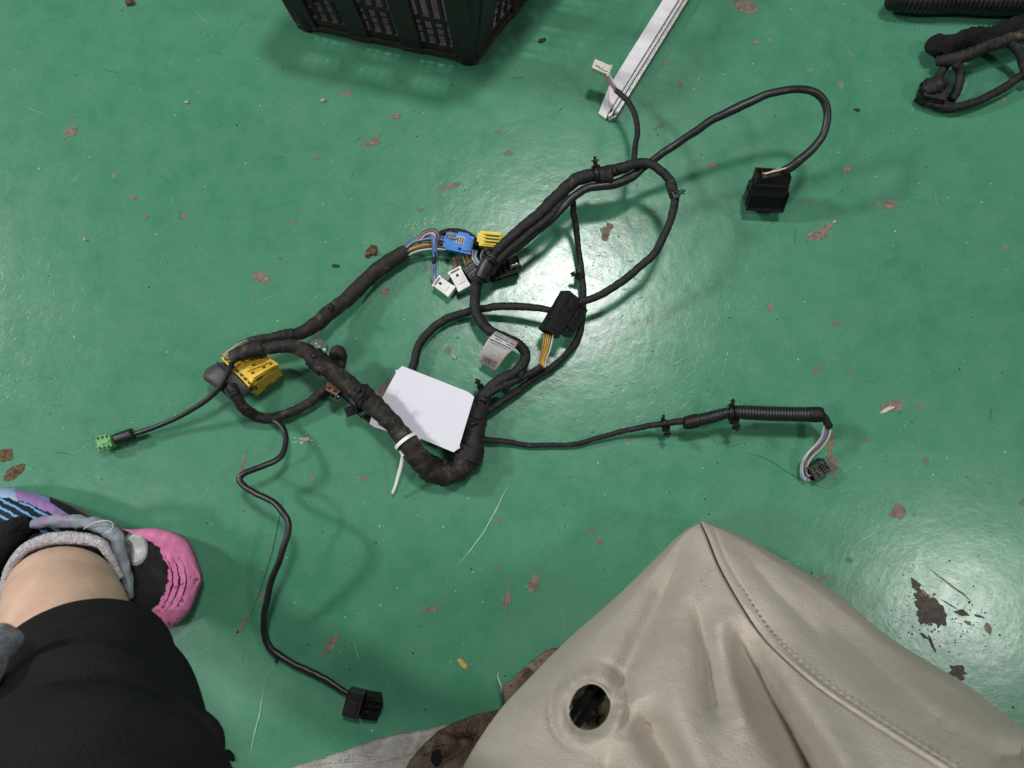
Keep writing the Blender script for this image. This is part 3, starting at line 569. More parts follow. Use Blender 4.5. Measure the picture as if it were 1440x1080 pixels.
# yellow airbag-type plug with grey boot
def quadhull(name, top, bot, m_, parent, bevel=.0008, cells=None):
    n = len(top); V = [at(x, y, z / 1000) for x, y, z in top] + [at(x, y, z / 1000) for x, y, z in bot]
    F = [tuple(range(n)), tuple(n + i for i in range(n))[::-1]] + [(i, n + i, n + (i + 1) % n, (i + 1) % n) for i in range(n)]
    if cells:
        for fi, c in cells.items():
            f = F[fi]; a = [V[i] for i in f]
            # make the recess go inwards
            ctr = sum(V[:2 * n], Vector()) / (2 * n); fc = sum(a, Vector()) / 4; nr = (a[1] - a[0]).cross(a[3] - a[0])
            if nr.dot(fc - ctr) < 0: a = [a[0], a[3], a[2], a[1]]; c = (c[1], c[0], c[2], c[3])
            v, g = cellface(a[0], a[1], a[2], a[3], *c); bb_ = len(V); V += v; F += [tuple(bb_ + i for i in q) for q in g]
        F = [f for i, f in enumerate(F) if i not in cells]
    return mesh(name, V, F, m_, parent, smooth=False, bevel=bevel)
yp = quadhull('plug', [(325, 502, 45), (374, 499, 46), (392, 512, 44), (354, 536, 44)], [(330, 508, 14), (384, 508, 12), (398, 528, 10), (361, 557, 10)], M_yel, H_, .0007)
def on_quad(a, b_, c_, d_, u0, v0, u1, v1, h, m_, par, nm='slot'):
    def Q(u_, v_): return a * (1 - u_) * (1 - v_) + b_ * u_ * (1 - v_) + c_ * u_ * v_ + d_ * (1 - u_) * v_
    nr = (b_ - a).cross(d_ - a).normalized(); ct = (a + b_ + c_ + d_) / 4
    if nr.dot(ct - par_c) < 0: nr = -nr
    V = [Q(u0, v0) - nr * .0006, Q(u1, v0) - nr * .0006, Q(u1, v1) - nr * .0006, Q(u0, v1) - nr * .0006]; V += [q + nr * (h + .0006) for q in V]
    return mesh(nm, V, [(0, 3, 2, 1), (4, 5, 6, 7), (0, 1, 5, 4), (1, 2, 6, 5), (2, 3, 7, 6), (3, 0, 4, 7)], m_, par, smooth=False)
par_c = at(370, 525, .03)
qa, qb, qc, qd = at(392, 512, .044), at(354, 536, .044), at(361, 557, .010), at(398, 528, .010)
for u0, v0, u1, v1 in ((.10, .08, .30, .17), (.62, .06, .84, .16), (.90, .40, .97, .62), (.42, .84, .66, .93), (.06, .84, .24, .92)): on_quad(qa, qb, qc, qd, u0, v0, u1, v1, .0003, M_blk, yp)
on_quad(qa, qb, qc, qd, .02, .22, .98, .27, .0008, M_yel, yp, 'rib'); on_quad(qa, qb, qc, qd, .02, .76, .98, .81, .0008, M_yel, yp, 'rib')
Yt = [at(325, 502, .0455), at(374, 499, .0465), at(392, 512, .0445), at(354, 536, .0445)]
def lerp4(u_, v_, dz=0): p = Yt[0] * (1 - u_) * (1 - v_) + Yt[1] * u_ * (1 - v_) + Yt[2] * u_ * v_ + Yt[3] * (1 - u_) * v_; return p + Vector((0, 0, dz))
def bar4(name, u0, v0, u1, v1, h, m_, par):
    V = [lerp4(a, b_, -.001) for a, b_ in ((u0, v0), (u1, v0), (u1, v1), (u0, v1))] + [lerp4(a, b_, h) for a, b_ in ((u0, v0), (u1, v0), (u1, v1), (u0, v1))]
    return mesh(name, V, [(0, 3, 2, 1), (4, 5, 6, 7), (0, 1, 5, 4), (1, 2, 6, 5), (2, 3, 7, 6), (3, 0, 4, 7)], m_, par, smooth=False, bevel=.0003)
for v_ in (.04, .30, .56, .86): bar4('rib', .10, v_, .90, v_ + .10, .0016, M_yel, yp)
for u_ in (.2, .48, .74): bar4('slot', u_, .18, u_ + .06, .27, .0004, M_blk, yp)
for u_, v_ in ((.35, .46), (.8, .72), (.55, .72), (.15, .74)): bar4('slot', u_, v_, u_ + .10, v_ + .06, .0004, M_blk, yp)
# yellow comb strip between housing and boot
cs = quadhull('lock_slide', [(310, 503, 44), (322, 500, 45), (356, 536, 44), (350, 544, 42)], [(312, 506, 20), (322, 502, 20), (360, 556, 12), (352, 552, 12)], M_yel, H_, .0005)
for i in range(7):
    f = i / 6.5; x, y = 316 + 36 * f, 502 + 36 * f; Fq = frame(x + 1, y + 3, 45, 46)
    put('slot', boxvf(0, 0, 0, .0030, .0016, .0016), Fq, M_blk, cs, 0)
# grey boot, lofted
def loft(name, rows, m_, parent, n=28, k=.8, pw=2.0, subs=1, wr=None):
    """rows: (Lx,Ly,Rx,Ry,z[,k]) z mm; closed sections"""
    Rr = []
    for r in rows:
        z = r[4] / 1000; Rr.append((*at(r[0], r[1], z), *at(r[2], r[3], z), r[5] if len(r) > 5 else k))
    A = np.array(Rr); out = []
    Q = np.vstack([2 * A[0] - A[1], A, 2 * A[-1] - A[-2]])
    for i in range(1, len(A)):
        t = np.linspace(0, 1, subs * 5 + 1)[:-1, None]; p0, p1, p2, p3 = Q[i - 1], Q[i], Q[i + 1], Q[i + 2]
        out.append(0.5 * (2 * p1 + (p2 - p0) * t + (2 * p0 - 5 * p1 + 4 * p2 - p3) * t ** 2 + (3 * p1 - p0 - 3 * p2 + p3) * t ** 3))
    out.append(A[-1:]); C = np.vstack(out); V = []; F = []
    ctr = (C[:, :3] + C[:, 3:6]) / 2; hw = (C[:, 3:6] - C[:, :3]) / 2
    ax = np.gradient(ctr, axis=0)
    for i in range(len(C)):
        d = np.cross(hw[i], ax[i]); d /= np.linalg.norm(d) + 1e-9; d *= np.linalg.norm(hw[i]) * C[i, 6]
        for j in range(n):
            a = 2 * math.pi * j / n; ca, sa = math.cos(a), math.sin(a)
            ca2 = math.copysign(abs(ca) ** (2 / pw), ca); sa2 = math.copysign(abs(sa) ** (2 / pw), sa)
            p = ctr[i] + hw[i] * ca2 + d * sa2
            if wr:
                p = p + wr(i / (len(C) - 1), a, Vector(p)) * (hw[i] * ca2 + d * sa2) 
            V.append(Vector(p))
    m_n = len(C)
    for i in range(m_n - 1):
        for j in range(n): F.append((i * n + j, i * n + (j + 1) % n, (i + 1) * n + (j + 1) % n, (i + 1) * n + j))
    F.append(tuple(range(n))[::-1]); F.append(tuple((m_n - 1) * n + j for j in range(n)))
    return mesh(name, V, F, m_, parent)
boot = loft('plug_boot', [(291, 522, 303, 516, 22, .8), (288, 534, 312, 512, 24, .6), (297, 541, 327, 512, 27, .6), (312, 551, 342, 522, 28, .6), (324, 562, 354, 538, 27, .65), (333, 564, 356, 548, 25, .7)], M_grey, H_, 28, .6, 3.2, 2)
tube('strain_relief', [(326, 545, 40, 17), (329, 550, 42, 17), (334, 560, 38, 15)], M_blk2, boot, r_corr(.0025, .06), .0006, 18)
for q in ((309, 513), (313, 517)):
    put('boot_clip', boxvf(0, 0, 0, .008, .0016, .003), frame(q[0], q[1], 40, 46), M_blk, boot)
# brown + dark green plugs beside trunk
Fm = frame(471, 544, 34, 30, (10, 10))
b = put('plug', housing(.013, .013, .010, {'+z': (2, 1, .0014, .003)}, [(0, 0, .0, .015, .004, .011)]), Fm, M_brown, H_); put('latch', boxvf(0, .003, .0052, .005, .002, .002), Fm, M_brown, b)
Fm = frame(474, 556, 26, 25, (10, 10))
b = put('plug', housing(.011, .010, .009, {'+z': (2, 1, .0012, .003)}), Fm, M_dkgreen, H_); put('pin', boxvf(.001, 0, .003, .003, .002, .002), Fm, M_ivory, b, 0)
Fm = frame(498, 576, 20, -20, (10, 0))
b = put('plug', housing(.017, .010, .010, {'-x': (2, 1, .001, .003)}, [(.004, .002, .006, .005, .006, .003)]), Fm, M_blk, H_, .0012)
# clear tape disc
V, F = sweep([(*at(449, 491, .040), .0095), (*at(446, 488, .034), .0098)], .001, 26, None); mesh('clear_tape', V, F, M_clear, H_)
# blue plug
Fm = frame(647, 343, 20, 12, (12, 4))
bl = put('plug', housing(.027, .019, .015, {'+x': (1, 5, .0007, .0016), '-y': (5, 1, .0008, .0012)}, [(-.0145, -.001, -.001, .005, .013, .010), (.002, .0105, .0, .012, .003, .008), (0.008, 0, .0082, .008, .014, .0016)]), Fm, M_blue, H_)
lv = put('lever', boxvf(-.0115, .0065, .0085, .008, .0035, .0028), Fm, M_w['grey'], bl)
put('lever', boxvf(-.008, .0035, .0085, .010, .0022, .0022), Fm, M_w['grey'], bl)
put('sticker', boxvf(.000, .0030, .0079, .009, .008, .0004), Fm, M_label, bl, 0)
for dx in (-.0025, 0, .0025): put('print_mark', boxvf(dx, .003, .0083, .0012, .006, .0003), Fm, M_brown, bl, 0)
put('slot', boxvf(.001, -.006, .0078, .003, .0025, .0006), Fm, M_blk, bl, 0)
for dy in (-.006, -.003, 0, .003, .006): put('slot', boxvf(.010, dy, .0091, .005, .0009, .0006), Fm, M_w['blue'], bl, 0)
# lemon plugs
Fm = frame(690, 338, 22, 6, (8, 0))
y2 = put('plug', housing(.023, .016, .013, {'-x': (1, 3, .0008, .003)}, [(.0135, 0, -.001, .004, .012, .009), (-.0125, .001, 0, .003, .010, .009)]), Fm, M_yel2, H_)
for dy in (.005, .0015, -.002, -.0055): put('rib', boxvf(0.001, dy, .0070, .018, .0016, .0022), Fm, M_yel2, y2)
for dy in (.0032, -.0003, -.0038): put('slot', boxvf(0.002, dy, .0066, .014, .0013, .0008), Fm, M_blk, y2, 0)
Fm = frame(719, 351, 20, -30, (8, 0))
y3 = put('plug', housing(.013, .010, .010, {'+z': (2, 1, .0008, .002)}), Fm, M_yel2, H_); put('rib', boxvf(0, 0, .0055, .011, .0014, .0014), Fm, M_yel2, y3)
# black plugs in cluster
Fm = frame(667, 382, 10, -38, (6, 0))
b = put('plug', housing(.018, .020, .013, {'+z': (1, 3, .0012, .001)}, [(0, -.0105, .001, .012, .002, .006)]), Fm, M_blk, H_)
for dx in (-.003, .001): put('print_mark', boxvf(dx, .001, .0057, .0014, .005, .0003), Fm, M_grey, b, 0)
Fm = frame(706, 379, 14, -18, (10, -4))
b = put('plug', housing(.031, .018, .017, {'+z': (5, 2, .0010, .003), '-y': (5, 1, .001, .003)}, [(.003, .0095, .004, .018, .002, .006), (-.010, -.004, .009, .004, .006, .003)]), Fm, M_blk, H_)
for dx in (-.009, -.003, .003, .009): put('rib', boxvf(dx, .001, .0092, .0014, .015, .0018), Fm, M_blk2, b)
Fm = frame(722, 371, 18, -20, (0, -4))
b3 = put('plug', housing(.011, .012, .013, {'+x': (1, 2, .0010, .004)}), Fm, M_blk, H_)
put('latch_plate', boxvf(.0, 0, .0075, .0075, .0085, .0010), Fm, M_metal, b3, .0003)
put('latch_plate', boxvf(.006, 0, .002, .0010, .012, .009), Fm, M_blk2, b3, .0003)
# two white plugs
Fm = frame(625, 404, 9, 36, (4, 0))
wp1 = put('plug', housing(.0215, .0125, .011, {'-x': (3, 1, .0006, .003)}, [(.009, 0, .001, .004, .0135, .011), (-.0095, 0, .0035, .003, .0138, .005), (0, .0, .0058, .010, .008, .0012)]), Fm, M_white, H_)
put('slot', boxvf(-.0045, 0, .0063, .003, .0028, .0005), Fm, M_blk, wp1, 0); put('slot', boxvf(-.0088, 0, .0060, .0016, .009, .0005), Fm, M_brown, wp1, 0)
Fm = frame(647, 394, 10, 62, (6, 0))
wp2 = put('plug', housing(.0235, .014, .012, {'-x': (3, 1, .0006, .003)}, [(.0105, 0, .0005, .004, .015, .012), (-.0105, 0, .0035, .003, .0155, .006), (0, .0, .0062, .011, .009, .0012)]), Fm, M_white, H_)
put('slot', boxvf(-.004, 0, .0067, .003, .0028, .0005), Fm, M_blk, wp2, 0); put('slot', boxvf(-.0096, 0, .0066, .0016, .010, .0005), Fm, M_brown, wp2, 0)

# fixing clips
def clip(x, y, z, rz, s=1, tilt=(30, 0), extra=True):
    Fq = frame(x, y, z, rz, tilt)
    c = put('fixing_clip', housing(.009 * s, .0075 * s, .006 * s, {'+z': (1, 1, .0012, .002)}, [(0, .006 * s, 0, .0045 * s, .006 * s, .004 * s), (0, .009 * s, 0, .008 * s, .0016 * s, .007 * s)]), Fq, M_blk, H_)
    if extra: put('barb', boxvf(0, .0115 * s, 0, .003 * s, .004 * s, .003 * s), Fq, M_blk, c)
    return c
clip(838, 237, 62, -10, .9); clip(839, 243, 60, -10, .5)
clip(951, 274, 64, 70, .75); clip(936, 601, 20, 175, .9); clip(1032, 590, 30, 176, 1.0); clip(1029, 571, 36, 8, .6); clip(932, 590, 26, 10, .45)
clip(813, 388, 18, -80, .7); clip(676, 545, 20, -30, .8); clip(500, 577, 28, 30, .6); clip(690, 362, 44, -30, .9, (10, 0)); clip(390, 924, 6, 190, .5, (0, 0), False); clip(512, 559, 58, 20, .6)
tube('clip_band', [(1024, 580, 32, 23), (1030, 580, 32, 23)], M_blk, H_, None, .002, 22); tube('clip_band', [(933, 596, 22, 12), (937, 595, 22, 12)], M_blk, H_, None, .002, 18)
tube('clip_band', [(836, 247, 55, 26), (841, 246, 55, 26)], M_blk, H_, None, .002, 22); tube('clip_band', [(949, 270, 60, 15.5), (949.3, 275, 60, 15.5)], M_blk, H_, None, .002, 20)
tube('clip_band', [(689, 367, 41, 26), (692, 363, 42, 25)], M_blk, H_, None, .002, 20)

# printed label folded over the branch: curved sheet with thickness
def curved_sheet(name, rows, m_, parent, th=.0005, nu=14, nv=24):
    A = spline([(*at(a[0], a[1], a[4] / 1000), *at(a[2], a[3], a[4] / 1000)) for a in rows], .0015); V = []; F = []
    n = len(A)
    for i in range(n):
        for j in range(nu + 1):
            f = j / nu; p = A[i, :3] * (1 - f) + A[i, 3:6] * f; V.append(Vector(p))
    for i in range(n - 1):
        for j in range(nu): F.append((i * (nu + 1) + j, i * (nu + 1) + j + 1, (i + 1) * (nu + 1) + j + 1, (i + 1) * (nu + 1) + j))
    o = mesh(name, V, F, m_, parent); s = o.modifiers.new('s', 'SOLIDIFY'); s.thickness = th; s.offset = 0
    return o, A
lab_rows = [(698, 466, 729, 481, 34), (692, 471, 725, 488, 38), (686, 478, 720, 493, 38), (680, 488, 711, 502, 34), (676, 498, 704, 512, 27), (674, 508, 697, 522, 17)]
lab, A = curved_sheet('printed_label', lab_rows, M_label, H_)
def on_lab(t, f, lift=.0006):
    i = min(len(A) - 2, int(t * (len(A) - 1))); g = t * (len(A) - 1) - i
    a = A[i] * (1 - g) + A[i + 1] * g; p = Vector(a[:3] * (1 - f) + a[3:6] * f)
    q = (Vector(A[i + 1][:3]) - Vector(A[i][:3])).cross(Vector(a[3:6] - a[:3])).normalized()
    if q.z < 0: q = -q
    return p + q * lift
VV = []; FF = []
def ink(t0, f0, t1, f1):
    b_ = len(VV); VV.extend([on_lab(t0, f0), on_lab(t0, f1), on_lab(t1, f1), on_lab(t1, f0)]); FF.append((b_, b_ + 1, b_ + 2, b_ + 3))
for t_, den, hgt in ((.06, .7, .022), (.13, .9, .03), (.20, .55, .03), (.27, .9, .035), (.335, .8, .016)):
    f_ = .06
    while f_ < .9:
        wd_ = random.uniform(.02, .06)
        if random.random() < den: ink(t_, f_, t_ + hgt, f_ + wd_)
        f_ += wd_ + .018
ink(.03, .86, .34, .875); ink(.03, .93, .34, .94)
f_ = .15
while f_ < .9:
    ink(.72, f_, .93, f_ + .012); f_ += random.choice((.025, .04, .055))
tag(mesh('printed_lines', VV, FF, M_ink, lab, smooth=False), 'rows of tiny illegible print and bars')

# ------------------------------------------------------------------ white card held by a cable tie
cz = 38
top = [(566, 515), (658, 551), (667, 558), (645, 631), (638, 636), (592, 617), (583, 628), (560, 611), (527, 601), (520, 596), (522, 588), (559, 521)]
zs_ = [30, 30, 30, 34, 34, 34, 26, 22, 20, 20, 20, 28]
V = [at(x, y, z / 1000) for (x, y), z in zip(top, [22 + (x - 520) / 150 * 9 for x, y in top])]
bmv = V; n = len(V)
cx_, cy_ = sum(v.x for v in V) / n, sum(v.y for v in V) / n
bm = bmesh.new(); vs = [bm.verts.new(v) for v in V]; f = bm.faces.new(vs); bmesh.ops.triangulate(bm, faces=[f]); me = bpy.data.meshes.new('t'); bm.to_mesh(me); bm.free()
card = mesh('blank_card', [v.co.copy() for v in me.vertices], [tuple(p.vertices) for p in me.polygons], M_card, None, smooth=False)
s = card.modifiers.new('s', 'SOLIDIFY'); s.thickness = .0009
tag(card, 'blank white card with rounded corners lying under the thick harness trunk', 'card')
for q in ((558, 522, 24.6), (645, 629, 29.8)):
    put('corner_tab', boxvf(0, 0, 0, .0026, .0026, .0008), frame(*q, 20), M_card, card, .0003)
tie = thing('cable_tie', 'white nylon cable tie looped round the trunk with its tail pointing down', 'cable tie', at(574, 626, .04))
c0 = at(571, 621, .0390); ax = (at(577, 628, .039) - at(562, 608, .038)).normalized(); rr = .0118
side = ax.cross(Vector((0, 0, 1))).normalized(); upv = side.cross(ax).normalized(); V = []; F = []
nn = 40
for i in range(nn):
    a = 2 * math.pi * i / nn; rad_ = side * math.cos(a) + upv * math.sin(a)
    for dr, dw in ((0, -.0017), (0, .0017), (.0008, .0017), (.0008, -.0017)): V.append(c0 + rad_ * (rr + dr) + ax * dw)
for i in range(nn):
    for j in range(4): F.append((i * 4 + j, i * 4 + (j + 1) % 4, ((i + 1) % nn) * 4 + (j + 1) % 4, ((i + 1) % nn) * 4 + j))
mesh('band', V, F, M_tie, tie, smooth=False)
put('head', housing(.006, .0052, .0045, {'+z': (1, 1, .001, .001)}), frame(567, 637, 36, 62), M_tie, tie)
A_ = [(567, 640, 34), (564, 655, 26), (560, 670, 19), (556, 684, 13), (552, 694, 8)]
curved_sheet('tail', [(x - 2.6 + i * .25, y - 1, x + 2.4 - i * .25, y + 1, z) for i, (x, y, z) in enumerate(A_)], M_tie, tie, .0011, 2)

# ------------------------------------------------------------------ black crate
K = at(668, 90); Au = at(423, 39); Bv = at(745, -6)
u_ = (Au - K); LU = u_.length; u_.normalize(); v_ = Vector((0, 0, 1)).cross(u_) * -1
if v_.dot(Bv - K) < 0: v_ = -v_
vb = (Bv - K).normalized(); LV = .30; HT = .15
crate = thing('plastic_crate', 'black slotted plastic crate standing at the top edge of the floor', 'crate', K)
def wall(P0, d, L_, nrm, nb):
    """P0 corner, d direction along, nrm outward"""
    def B_(name, a0, a1, z0, z1, t0, t1, m_, bev=.0008):
        lean = .12
        V = []
        for z in (z0, z1):
            for a, t in ((a0, t0), (a1, t0), (a1, t1), (a0, t1)): V.append(P0 + d * a + nrm * (t + z * lean) + Vector((0, 0, z)))
        return mesh(name, V, [(0, 3, 2, 1), (4, 5, 6, 7), (0, 1, 5, 4), (1, 2, 6, 5), (2, 3, 7, 6), (3, 0, 4, 7)], m_, crate, smooth=False, bevel=bev)
    B_('bottom_rail', .008, L_ - .008, .0, .012, -.006, .001, M_crate_d)
    B_('wall_band', .008, L_ - .008, .012, .026, -.006, -.001, M_crate)
    B_('top_rail', .008, L_ - .008, .135, .150, -.006, .004, M_crate)
    B_('wall_band', .008, L_ - .008, .070, .080, -.006, -.0015, M_crate)
    bw = (L_ - .02) / nb
    for i in range(nb + 1):
        a = .01 + i * bw
        B_('post', a - .012, a + .012, .012, .135, -.005, .002, M_crate)
        B_('foot_tab', a - .012, a + .012, -.0, .008, -.004, .0022, M_crate_d)
        if i < nb:
            ks = 4
            for k in range(1, ks):
                c = a + .007 + (bw - .014) * k / ks
                B_('slat', c - .0021, c + .0021, .026, .070, -.005, -.0018, M_crate, .0004)
                B_('slat', c - .0021, c + .0021, .080, .135, -.005, -.0018, M_crate, .0004)
            for k in range(ks):
                for zz in (.040, .054):
                    c = a + .007 + (bw - .014) * (k + .5) / ks; zj = zz + (.004 if k % 2 else 0)
                    B_('web', c - .0034, c + .0034, zj, zj + .0035, -.0045, -.0022, M_crate, .0003)
wall(K, u_, LU, -v_, 3); wall(K, vb, LV, (-u_ if (-u_).dot(vb.cross(Vector((0, 0, 1)))) != 0 else -u_), 4)
P2 = K + u_ * LU; wall(P2, vb, LV, u_, 4); wall(K + vb * LV, u_, LU, v_, 4)
for P_, dx in ((K, (-u_ - v_)), (P2, (u_ - v_)), (K + vb * LV, (-u_ + v_)), (P2 + vb * LV, (u_ + v_))):
    cc = P_ - dx * .009
    V, F = sweep([(*(cc), .0135), (*(cc + dx * .0008 * 22 * .5 + Vector((0, 0, .15))), .0150)], .01, 24, None); mesh('corner_post', V, F, M_crate, crate)
V = [K + Vector((0, 0, .004)), P2 + Vector((0, 0, .004)), P2 + vb * LV + Vector((0, 0, .004)), K + vb * LV + Vector((0, 0, .004))]
c = sum(V, Vector()) / 4; V = [c + (v - c) * .97 for v in V]; V += [v + Vector((0, 0, .004)) for v in V]
mesh('crate_base', V, [(0, 3, 2, 1), (4, 5, 6, 7), (0, 1, 5, 4), (1, 2, 6, 5), (2, 3, 7, 6), (3, 0, 4, 7)], M_crate, crate, smooth=False, bevel=.001)

# ------------------------------------------------------------------ white metal profile
prof = thing('metal_profile', 'long white metal profile with grooved grey edge and pointed cut end', 'metal strip', at(858, 160))
p0 = at(856, 122, .013); p1 = at(932, 0, .013); d = (p1 - p0).normalized(); L_ = .42; sd = Vector((d.y, -d.x, 0))
def prof_piece(name, s0, s1, z0, z1, c0_, c1_, m_):
    V = []
    for z in (z0, z1):
        V += [p0 + d * c0_ + sd * s0, p0 + d * c1_ + sd * s1, p0 + d * L_ + sd * s1, p0 + d * L_ + sd * s0]
        for q in V[-4:]: q.z = z
    return mesh(name, V, [(0, 3, 2, 1), (4, 5, 6, 7), (0, 1, 5, 4), (1, 2, 6, 5), (2, 3, 7, 6), (3, 0, 4, 7)], m_, prof, smooth=False, bevel=.0004)
prof_piece('top_flange', 0, .0150, .0015, .0135, .000, -.027, M_alu)
prof_piece('groove_strip', .0152, .0172, .0015, .0085, -.028, -.029, M_alu2)
prof_piece('groove_strip', .0174, .0192, .0015, .0120, -.029, -.029, M_alu)
prof_piece('groove_strip', .0194, .0214, .0015, .0065, -.029, -.028, M_alu2)
prof_piece('groove_strip', .0216, .0240, .0015, .0100, -.028, -.026, M_alu2)
V = [p0 + sd * .0, p0 + sd * .0148 - d * .027, p0 - d * .030 + sd * .0150, p0 - d * .028 + sd * .004]
zz = (.0136, .0136, .004, .003); V = [Vector((q.x, q.y, z)) for q, z in zip(V, zz)]; V += [Vector((q.x, q.y, .001)) for q in V]
mesh('end_cap', V, [(0, 1, 2, 3), (7, 6, 5, 4), (0, 4, 5, 1), (1, 5, 6, 2), (2, 6, 7, 3), (3, 7, 4, 0)], M_alu, prof, smooth=False, bevel=.0004)

# ------------------------------------------------------------------ hose and second bundle at the top right
hose = thing('corrugated_hose', 'thick black corrugated hose lying along the top right edge', 'hose', at(1340, 0))
tube('hose_body', [(1262, -2, 18, 34), (1300, 0, 18, 38), (1345, -2, 18, 39), (1400, 0, 18, 41), (1480, -4, 18, 43), (1560, -30, 18, 43)], M_pvc, hose, r_corr(.0052, .09), .0007, 30)
tube('hose_cuff', [(1249, -4, 17, 24), (1254, -3, 18, 32), (1268, -2, 18, 34)], M_blk2, hose, r_smooth, .002, 24)
b2 = thing('cable_bundle', 'second black cable bundle with felt sleeve lying at the right edge below the hose', 'cable bundle', at(1370, 100))
M_feltblk = mat('black_felt_sleeve', (.014, .014, .015), .95, (.008, .008, .009), .8, 120, 1.0, 500, .2, dirt=(.05, .045, .04), dscale=120, dthr=.62, bdist=.003)
tube('tape_wrap', [(1300, 128, 18, 18), (1312, 120, 22, 24), (1326, 116, 20, 18)], M_tape, b2, r_tape(.007, .1, .4), .0012, 20)
tube('felt_sleeve', [(1310, 78, 14, 16), (1320, 66, 20, 30), (1345, 60, 22, 27), (1380, 52, 22, 24), (1415, 42, 22, 24), (1470, 22, 22, 24)], M_feltblk, b2, r_tape(.011, .07, .42), .0012, 24)
tube('branch', [(1318, 86, 14, 14), (1336, 84, 22, 17), (1360, 77, 28, 17), (1385, 66, 30, 16), (1412, 58, 30, 17), (1450, 46, 30, 17), (1490, 36, 28, 17)], M_tape_brown, b2, r_tape(.008, .07, .14), .0012, 20)
tube('branch', [(1335, 82, 20, 14), (1328, 95, 14, 12), (1320, 108, 12, 12), (1314, 122, 12, 14)], M_tape, b2, r_tape(.007, .06, .1), .0012, 18)
tube('branch', [(1344, 88, 24, 14), (1351, 102, 18, 13), (1348, 122, 14, 13), (1338, 140, 12, 12)], M_tape, b2, r_tape(.007, .06, .1), .0012, 18)
tube('branch', [(1296, 140, 10, 8), (1318, 149, 10, 11), (1345, 151, 10, 12), (1378, 141, 10, 12), (1410, 123, 12, 12), (1440, 104, 14, 12), (1480, 80, 14, 12)], M_tape, b2, r_tape(.009, .05, .07), .0014, 16)
tube('branch', [(1420, 60, 30, 13), (1434, 74, 26, 13), (1440, 92, 20, 13), (1446, 110, 16, 13)], M_tape, b2, T, .0014, 16)
Fm = frame(1312, 130, 14, 14, (8, 0))
b = put('plug', housing(.026, .021, .018, {'-x': (3, 2, .001, .005)}, [(.004, -.011, 0, .014, .002, .010)]), Fm, M_blk2, b2, .0030)
put('latch', boxvf(.002, 0, .0095, .008, .006, .0022), Fm, M_blk, b)
Fm = frame(1298, 134, 10, 34, (0, 0)); put('plug', housing(.010, .016, .012, {'-x': (1, 2, .001, .004)}), Fm, M_blk, b2, .0006)

# ------------------------------------------------------------------ leather seat cover
seat = thing('seat_cover', 'crumpled beige leather car seat cover with a post hole and stitched seam', 'seat cover', at(1000, 900, 0))
def interp(c, t):
    c = np.array(c, float); return np.array([np.interp(t, c[:, 0], c[:, k]) for k in range(1, c.shape[1])])
def smooth_curve(pts):   # (t,x,y) -> dense table with catmull
    C = spline([(p[1], p[2], 0, p[0]) for p in pts], 6.0); return C[:, [3, 0, 1]]
Lc = smooth_curve([(0, 985, 735), (.05, 960, 748), (.12, 925, 782), (.22, 872, 834), (.32, 815, 884), (.40, 780, 917), (.50, 738, 960), (.60, 700, 1002), (.72, 660, 1062), (.85, 625, 1130), (1, 585, 1220)])
Rc = smooth_curve([(0, 987, 734), (.05, 1012, 741), (.12, 1050, 757), (.22, 1115, 795), (.32, 1180, 838), (.40, 1240, 888), (.50, 1296, 925), (.60, 1352, 958), (.72, 1420, 1008), (.85, 1500, 1060), (1, 1600, 1130)])
Sc = smooth_curve([(0, 986, 734.5), (.05, 997, 758), (.12, 1013, 797), (.22, 1040, 845), (.32, 1070, 890), (.40, 1100, 922), (.50, 1150, 965), (.60, 1205, 1003), (.72, 1272, 1046), (.85, 1350, 1096), (1, 1450, 1170)])
folds = [  # polyline px, depth mm, width px
 ([(962, 755), (948, 800), (925, 850), (900, 900), (880, 940), (868, 985)], -13, 15),
 ([(972, 835), (985, 870), (995, 920), (1000, 960), (1010, 1000)], -11, 12),
 ([(1022, 872), (1042, 910), (1070, 960), (1100, 1010), (1130, 1065), (1150, 1110)], -34, 26),
 ([(895, 985), (912, 1020), (935, 1055), (960, 1100)], -22, 20),
 ([(950, 870), (950, 930), (955, 1000), (975, 1060), (990, 1110)], 12, 24),
 ([(1060, 900), (1110, 970), (1170, 1050), (1210, 1110)], 12, 22),
 ([(860, 1040), (850, 1090), (840, 1130)], -10, 18),
 ([(1250, 930), (1310, 990), (1370, 1015), (1430, 1040)], 10, 20),
 ([(1390, 1060), (1440, 1062)], -12, 14),
 ([(1100, 830), (1180, 890), (1260, 960), (1330, 1020)], -7, 26),
 ([(1035, 765), (1090, 830), (1150, 890)], -4, 10),
 ([(1010, 850), (1015, 900), (1035, 960), (1050, 1020)], 7, 14)]
def seg_dist(px, py, pl):
    best = 1e9; tt = 0
    for i in range(len(pl) - 1):
        ax_, ay = pl[i]; bx, by = pl[i + 1]; dx, dy = bx - ax_, by - ay
        t = max(0, min(1, ((px - ax_) * dx + (py - ay) * dy) / (dx * dx + dy * dy)))
        q = (px - ax_ - t * dx) ** 2 + (py - ay - t * dy) ** 2
        if q < best: best = q; tt = (i + t) / (len(pl) - 1)
    return math.sqrt(best), tt
HX, HY, HA, HB, HR = 829, 993, 29, 34, R(15)
def hole_d(x, y):
    dx, dy = x - HX, y - HY; a = dx * math.cos(HR) + dy * math.sin(HR); b_ = -dx * math.sin(HR) + dy * math.cos(HR)
    return math.hypot(a / HA, b_ / HB)
